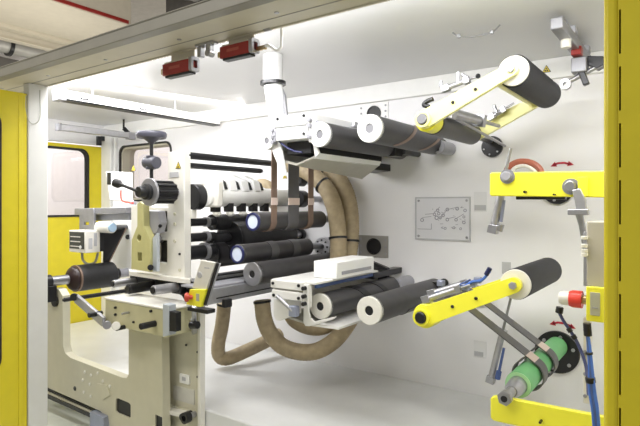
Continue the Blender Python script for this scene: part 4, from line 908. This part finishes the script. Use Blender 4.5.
t = thing('bracket_beam', 'grey aluminium bracket beam above the control box', 'bracket', at(105, 222, Y=2.55))
part(t, 'upper_plate', MB().plate(xz([(80, 208.5), (131, 207), (131, 213), (80, 215)], 2.5), [], 2.45, 2.6), ALU, .004)
part(t, 'lower_plate', MB().plate(xz([(82, 215), (131, 213), (131, 220), (82, 221)], 2.52), [], 2.50, 2.58), mat('grey_alu', (.45, .46, .5), .35, .6), .004)
part(t, 'upright', MB().plate(xz([(81.5, 209), (96, 208), (96, 232), (81.5, 232)], 2.46), [xz([(86, 222), (91, 222), (91, 225), (86, 225)], 2.46)], 2.44, 2.46), ALU, .003)
t = thing('web_sensor', 'white cylinder sensor with pale blue end, under the bracket beam', 'sensor', at(104, 231, Y=2.5))
s0 = at(99, 227, Y=2.44); s1_ = at(112, 227.3, Y=2.44)
part(t, 'body', MB().cyl(s0, (s1_.x, 2.44, s0.z), sz(105, 2.44, 5.6)), CAPW)
part(t, 'lens', MB().cyl((s1_.x, 2.44, s0.z), (s1_.x + .012, 2.44, s0.z), sz(105, 2.44, 4.4)), mat('lens_blue', (.45, .62, .80), .3))
ur = at(75, 278.5, Y=2.28); Ru = sz(75, 2.28, 13.2)
ue = 2.60
t = thing('film_roll', 'dark film roll with copper edge on the unwind shaft, left', 'roll', plus(ur, 0, .1, -Ru))
part(t, 'film', MB().cyl((ur.x, 2.285, ur.z), (ur.x, ue, ur.z), Ru, n=48), RUB)
part(t, 'copper_edge', MB().ring((ur.x, 2.276, ur.z), (ur.x, 2.291, ur.z), Ru * 1.01, Ru * .6, 48), COP, label='copper coloured edge')
part(t, 'core_flange', MB().lathe((ur.x, 2.22, ur.z), EY, [(Ru * .45, 0), (Ru * .8, .025), (Ru * .9, .04), (Ru * .9, .055)]), mat('dark_red_flange', (.022, .008, .008), .35))
part(t, 'far_flange', MB().lathe((ur.x, ue, ur.z), EY, [(Ru * .8, 0), (Ru * .45, .04), (Ru * .45, .06)]), BLKM)
t = thing('unwind_shaft', 'steel shaft ends carrying the dark film roll', 'shaft', plus(ur, 0, -.2, -.05))
part(t, 'near_end', MB().cyl((ur.x, 2.08, ur.z), (ur.x, 2.225, ur.z), Ru * .36), STEEL)
part(t, 'black_tip', MB().cyl((ur.x, 2.03, ur.z), (ur.x, 2.085, ur.z), Ru * .5), BLKM)
part(t, 'far_end', MB().cyl((ur.x, ue + .05, ur.z), (ur.x, 2.95, ur.z), Ru * .36), GREYP)
part(t, 'shaft_holder', MB().cbox((ur.x + .0, 2.075, ur.z - .09), .10, .07, .12), BLKM, .004)
wy0, wy1_ = 2.33, 2.58
w0 = at(106, 266, Y=2.45); w1 = at(124, 229, Y=2.45)
t = thing('film_web', 'black film web rising from the dark roll to the slitter', 'web', plus(w0))
wb = [at(103, 263, Y=2.53), at(109, 262, Y=2.585), at(126, 228, Y=2.70), at(104, 231, Y=2.52)]
part(t, 'web', MB().hexa([plus(p, .004) for p in wb] + [plus(p, -.004) for p in wb]), BLK)
part(t, 'copper_edge', MB().cyl(wb[1], wb[2], .007, n=8), COP)
gq = at(120, 227, Y=2.6)
solo('guide_bar', 'black guide bar at top of the rising film web', 'bar', MB().cyl(at(107, 227.5, Y=2.44), at(130, 227, Y=2.82), .022, n=16), BLKM)
# ------------------------------------------------------------------ base frame in front of the platform
PY = 2.12
t = thing('base_frame', 'cream U shaped base frame plate at lower left', 'frame', at(110, 430, Y=PY))
o = xz([(38, 306), (43, 294), (48, 289.5), (54, 288), (59, 289.5), (62.5, 296), (63, 346), (65, 353), (70, 357.5), (122, 377.5), (126.5, 378), (128.5, 374), (128.5, 320), (161.5, 334), (163.5, 455), (112, 433), (101, 411.5), (38, 383.5)], PY)
hA = xz([(115.5, 399.5), (117, 398), (129, 403), (130.5, 405), (130.5, 417), (129, 418), (117, 413), (115.5, 411)], PY)
hB = xz([(155, 414.5), (162, 417.5), (162, 440), (155, 437)], PY)
part(t, 'plate', MB().plate(o, [hA, hB], PY, PY + .06), CREAM, .005)
for h_ in (hA, hB):
    part(t, 'recess', MB().plate(h_, [], PY + .012, PY + .058), BLK)
c = at(56, 301, Y=PY)
part(t, 'boss', MB().cyl((c.x, PY - .02, c.z), (c.x, PY + .003, c.z), sz(56, PY, 5.5), n=24), BLKM)
c = at(75, 388.5, Y=PY); part(t, 'plug', MB().cyl((c.x, PY - .004, c.z), (c.x, PY + .003, c.z), sz(75, PY, 2.3), n=18), BLKM)
for (x, y) in ((85, 372), (91, 375), (83, 380), (90, 384), (84, 392), (91, 396), (104, 388), (103, 381), (98, 373), (110, 386), (107, 394)):
    c = at(x, y, Y=PY); part(t, 'bolt', MB().cyl((c.x, PY - .006, c.z), (c.x, PY + .003, c.z), sz(x, PY, 1.5), n=10), CREAMW)
part(t, 'pivot_plate', MB().plate(xz([(98, 383), (108, 385), (111, 395), (104, 400), (98, 394)], PY), [], PY - .010, PY + .002), CREAM, .003)
part(t, 'gap_shadow_strip', MB().plate(xz([(38, 383.8), (101, 411.7), (101, 414), (38, 386)], PY + .03), [], PY + .015, PY + .05), BLKM)  # black strip stands for the shadowed gap under the plate
# rail and kick panel under the frame
t = thing('floor_rail', 'olive floor rail below the base frame, lower left', 'rail', at(75, 405, Y=PY + .02))
part(t, 'rail', MB().plate(xz([(38, 386.2), (98, 412.8), (98, 418.5), (38, 392.5)], PY + .02), [], PY - .0, PY + .06), CREAM, .003)
part(t, 'gap', MB().plate(xz([(38, 389.5), (94, 414.5), (94, 418), (38, 393)], PY), [], PY - .012, PY - .002), BLKM)
part(t, 'foot_block', MB().plate(xz([(91, 411), (104, 417), (106, 432), (91, 426)], PY - .03), [], PY - .04, PY + .05), mat('blue_grey_metal', (.35, .38, .5)), .004)
# ------------------------------------------------------------------ cabinet panel right of the base frame
CYP = 2.22
t = thing('cabinet', 'cream machine cabinet with recessed panel and outlet', 'cabinet', at(181, 430, Y=CYP))
oc = xz([(160, 300), (200.5, 305), (200.5, 470), (160, 455)], CYP); hc = xz([(164, 318), (196, 321), (196, 411.5), (164, 405)], CYP)
part(t, 'frame', MB().plate(oc, [hc], CYP, CYP + .035), CREAM, .004)
part(t, 'panel', MB().plate(xz([(162, 316), (197, 320), (197, 413), (162, 407)], CYP), [], CYP + .022, CYP + .034), mat('panel_cream', (.64, .615, .49), .42, var=.03))
part(t, 'edge', MB().plate(xz([(198.3, 305), (200.8, 305), (200.8, 470), (198.3, 470)], CYP), [], CYP - .006, CYP + .036), CREAMW, .002)
part(t, 'hinge', MB().plate(xz([(161, 322), (162.3, 322), (162.3, 404), (161, 404)], CYP), [], CYP - .006, CYP), BLKM)
part(t, 'outlet', MB().plate(xz([(178, 374), (187.5, 376), (187.5, 385.5), (178, 383)], CYP), [], CYP + .010, CYP + .024), WHITE, .003)
part(t, 'outlet_socket', MB().plate(xz([(181, 377), (184.5, 378), (184.5, 381.5), (181, 380.8)], CYP), [], CYP + .007, CYP + .011), LABEL)
part(t, 'clear_cover', MB().plate(xz([(171, 386), (192, 391), (192, 406), (171, 400)], CYP), [], CYP + .018, CYP + .024), mat('film_grey', (.64, .63, .58), .2), .001)
part(t, 'ledge', MB().plate(xz([(161, 406.5), (186, 412), (186, 416), (161, 410.5)], CYP - .02), [], CYP - .05, CYP + .01), CREAMW, .003)
for (x, y) in ((186, 345), (197.5, 352), (197.5, 377), (161.5, 407)):
    part(t, 'screw', MB().cyl(at(x, y, Y=CYP - .006), at(x, y, Y=CYP + .026), .007, n=10), BLKM)
t = thing('valve_knob', 'black valve knob with steel ring at bottom of the cabinet', 'knob', at(186, 421, Y=CYP - .08))
c = at(187.5, 417, Y=CYP - .06)
part(t, 'dial', MB().ring((c.x, CYP - .09, c.z), (c.x, CYP - .05, c.z), .034, .018, 24), BLKM)
part(t, 'knob', MB().cyl((c.x - .035, CYP - .08, c.z - .006), (c.x - .035, CYP, c.z - .006), .022, n=18), BLK)
part(t, 'stem', MB().cyl((c.x, CYP - .06, c.z), (c.x, CYP + .003, c.z), .018, n=14), STEEL)
# ------------------------------------------------------------------ head box on top of the base
HY = 1.98
zt_ = CZ - .598; zb_ = CZ - .77; hx0 = at(105, 310, Y=HY).x; hx1 = at(166, 320, Y=HY).x
t = thing('gear_case', 'olive cream box with black knobs on top of the base frame', 'box', ((hx0 + hx1) / 2, 2.1, zb_))
part(t, 'case', MB().box(hx0, hx1, HY, 2.24, zb_, zt_ - .012), mat('olive_cream', (.56, .53, .33), .42, var=.04), .006)
part(t, 'lid', MB().box(hx0 - .008, hx1 + .03, HY - .006, 2.20, zt_ - .012, zt_), CREAMW, .003)
part(t, 'side_plate', MB().plate(xz([(164.5, 303.5), (170.5, 305), (170.5, 335), (164.5, 336.5)], HY), [], HY - .012, HY + .04), mat('blue_grey_cast', (.48, .52, .56)), .003)
part(t, 'slot', MB().plate(xz([(170.5, 311), (177, 312.5), (177, 331.5), (170.5, 331)], HY), [], HY - .008, HY + .03), BLK)
for (x, y, r, l, m_) in ((101.5, 313, 2.5, .09, BLKM), (155, 323.5, 3.2, .10, BLKM), (124.5, 327, 2.2, .06, BLKM), (129, 312.5, 1.2, .05, STEEL), (116, 307.5, 1.3, .012, BLKM), (116, 314.5, 1.3, .012, BLKM), (151.5, 311, 1.4, .012, BLKM), (134, 322, 1.1, .01, BLKM)):
    c = at(x, y, Y=HY); part(t, 'knob' if r > 1.5 else 'bolt', MB().cyl((c.x, HY - l, c.z), (c.x, HY + .003, c.z), sz(x, HY, r), n=18), m_)
t = thing('link_arm', 'flat grey link bar slanting down to the olive box', 'link', at(104, 324, Y=1.95))
part(t, 'bar', MB().bar(at(76, 298, Y=2.0), at(104, 322, Y=1.94), .062, .025), ALU, .006)
part(t, 'roller', MB().cyl(at(107, 325, Y=1.89), at(107, 325, Y=1.975), .026, n=18), STEEL)
part(t, 'roller', MB().cyl(at(116, 326, Y=1.89), at(116, 326, Y=1.975), .026, n=18), CREAMW)
part(t, 'pin', MB().cyl(at(74, 297, Y=1.97), at(74, 297, Y=2.06), .026, n=16), BLKM)
# depth-running rods under the head
for (xa, ya, xb, yb, Ya, Yb, r, m_, lb) in ((64, 300, 132, 287.5, 2.06, 2.62, .016, BLKM, 'long thin black rod from base upright to slitter'),
                                           (113, 284, 140, 279.5, 2.12, 2.36, .026, ALU, 'silver rod under the film roll, left of the frame plate'),
                                           (153, 290.5, 178, 285, 2.02, 2.24, .030, ALU, 'silver rod under the slitter frame plate'),
                                           (128, 289, 170, 281, 2.1, 2.42, .034, BLKM, 'thick black rod under the slitter frame plate')):
    A_ = at(xa, ya, Y=Ya); B_ = V3((A_.x, Yb, A_.z))
    t = thing('cross_rod', lb, 'rod', plus(A_, 0, 0, -r))
    part(t, 'rod', MB().cyl(A_, B_, r, n=20), m_)
    part(t, 'end', MB().cyl(plus(A_, 0, -.008, 0), plus(A_, 0, .002, 0), r * .7, n=16), BLKM)
    part(t, 'clamp', MB().cbox(plus(B_, 0, -.02, -.0), r * 3, .05, r * 3), BLKM, .004)
solo('under_slitter_block', 'dark mounting block beneath the slitter frame plate', 'block', MB().plate(xz([(131, 275), (186, 282), (186, 297), (178, 293), (131, 283)], 2.3), [], 2.29, 2.45), BLKM, .004)
# aluminium rail running back from the pendant to the lower tray
A_ = at(206, 298, Y=2.12)
t = thing('bench_rail', 'aluminium bench rail running back from the control pendant', 'rail', plus(A_, 0, .5, -.06))
part(t, 'profile', MB().box(A_.x - .10, A_.x, 2.1, YW - .004, A_.z - .045, A_.z + .045), ALU, .004)
part(t, 'groove', MB().box(A_.x - .002, A_.x + .002, 2.2, 3.3, A_.z - .018, A_.z - .010), BLKM)
part(t, 'top_sheet', MB().box(A_.x - .22, A_.x - .02, 2.12, YW - .004, A_.z + .046, A_.z + .058), GREYP, .002)
c = at(227, 303, X=A_.x + .01); part(t, 'clip', MB().cbox(c, .03, .06, .05), BLK, .004)
# control pendant with emergency stop
EYP = 1.96
t = thing('control_pendant', 'tilted white control pendant with red emergency stop', 'pendant', at(196, 307, Y=EYP))
def slab(poly, m_, nm, y0, y1, bev=.004, label=None): return part(t, nm, MB().plate(xz(poly, EYP), [], y0, y1), m_, bev, label)
slab([(200.8, 259.8), (215.2, 262.4), (205.8, 290.5), (191.8, 288)], CAPW, 'face', EYP, EYP + .014)
slab([(215.6, 262.6), (218.6, 263.2), (205.5, 306), (202.6, 305)], BLK, 'back_shell', EYP + .002, EYP + .014)
slab([(218.6, 263.0), (219.8, 263.3), (206.6, 306.5), (205.5, 306)], GREYP, 'back_edge', EYP + .004, EYP + .012)
slab([(191.5, 289), (206.8, 289.2), (202, 307), (187.6, 304.2)], YELB, 'stop_base', EYP - .012, EYP + .014, label='yellow emergency stop base')
c = at(187.8, 297, Y=EYP - .05); 
part(t, 'stop_button', MB().lathe(at(192.5, 297.3, Y=EYP - .01), (-.62, -.78, .04), [(.011, 0), (.012, .018), (.024, .021), (.026, .033), (.018, .043)], 24), mat('stop_red', (.55, .06, .03), .35), label='red mushroom button')
c = at(200, 275, Y=EYP)
part(t, 'dial', MB().cyl((c.x, EYP - .006, c.z), (c.x, EYP + .002, c.z), .017, n=20), LABEL)
c = at(207, 268, Y=EYP); part(t, 'text_line', MB().box(c.x - .02, c.x + .02, EYP - .001, EYP + .001, c.z - .003, c.z + .003), LABEL)
c = at(199, 297, Y=EYP); part(t, 'base_label', MB().box(c.x - .008, c.x + .016, EYP - .014, EYP - .011, c.z - .02, c.z + .02), mat('olive_label', (.45, .45, .36)))
part(t, 'support_arm', MB().cyl(at(194, 306, Y=EYP + .03), at(194, 322, Y=EYP + .1), .014, n=14), ALU)
part(t, 'arm_bracket', MB().box(at(190, 310, Y=2.0).x, at(210, 310, Y=2.0).x, EYP + .02, EYP + .08, at(200, 312, Y=2.0).z, at(200, 308, Y=2.0).z), BLKM, .003)
part(t, 'arm_knob', MB().cyl(at(191, 325, Y=2.05), at(198, 325, Y=2.05), .022, n=16), BLKM)
part(t, 'foot', MB().bar(at(194, 320, Y=2.06), at(194, 332, Y=2.2), .03, .03), ALU, .003)

# small pieces around the slitter
warn(133.7, 168, 3.2, 'yellow warning triangle on white plate left of the handwheel spindle', 2.735)
q = at(138, 184, Y=2.72)
t = thing('pull_handle', 'red bent pull handle beside the silver crank disc', 'handle', at(130, 202, Y=2.72))
part(t, 'rod', MB().tube([at(121, 190, Y=2.70), at(121, 198, Y=2.70), at(124, 201.5, Y=2.70), at(133, 203, Y=2.70)], .008, 8), REDB)
part(t, 'mount', MB().cbox(at(133, 203, Y=2.72), .03, .05, .03), GREYP, .003)
t = thing('cable_bundle', 'dark cables tucked under the slitter frame plate', 'cable', at(182, 296, Y=2.28))
for (a_, b_, c_) in (((176, 283), (186, 289), (190, 300)), ((170, 285), (182, 293), (188, 303)), ((180, 283), (191, 290), (194, 304))):
    part(t, 'cable', MB().tube([at(*a_, Y=2.30), at(*b_, Y=2.26), at(*c_, Y=2.22)], .012, 8), BLK)
t = thing('cable_tray', 'dark cable duct under the aluminium bench rail', 'tray', at(236, 290, Y=2.4))
A_ = at(204, 288, Y=2.2)
part(t, 'duct', MB().box(A_.x - .16, A_.x - .06, 2.2, 3.3, A_.z - .02, A_.z + .03), BLKM, .003)
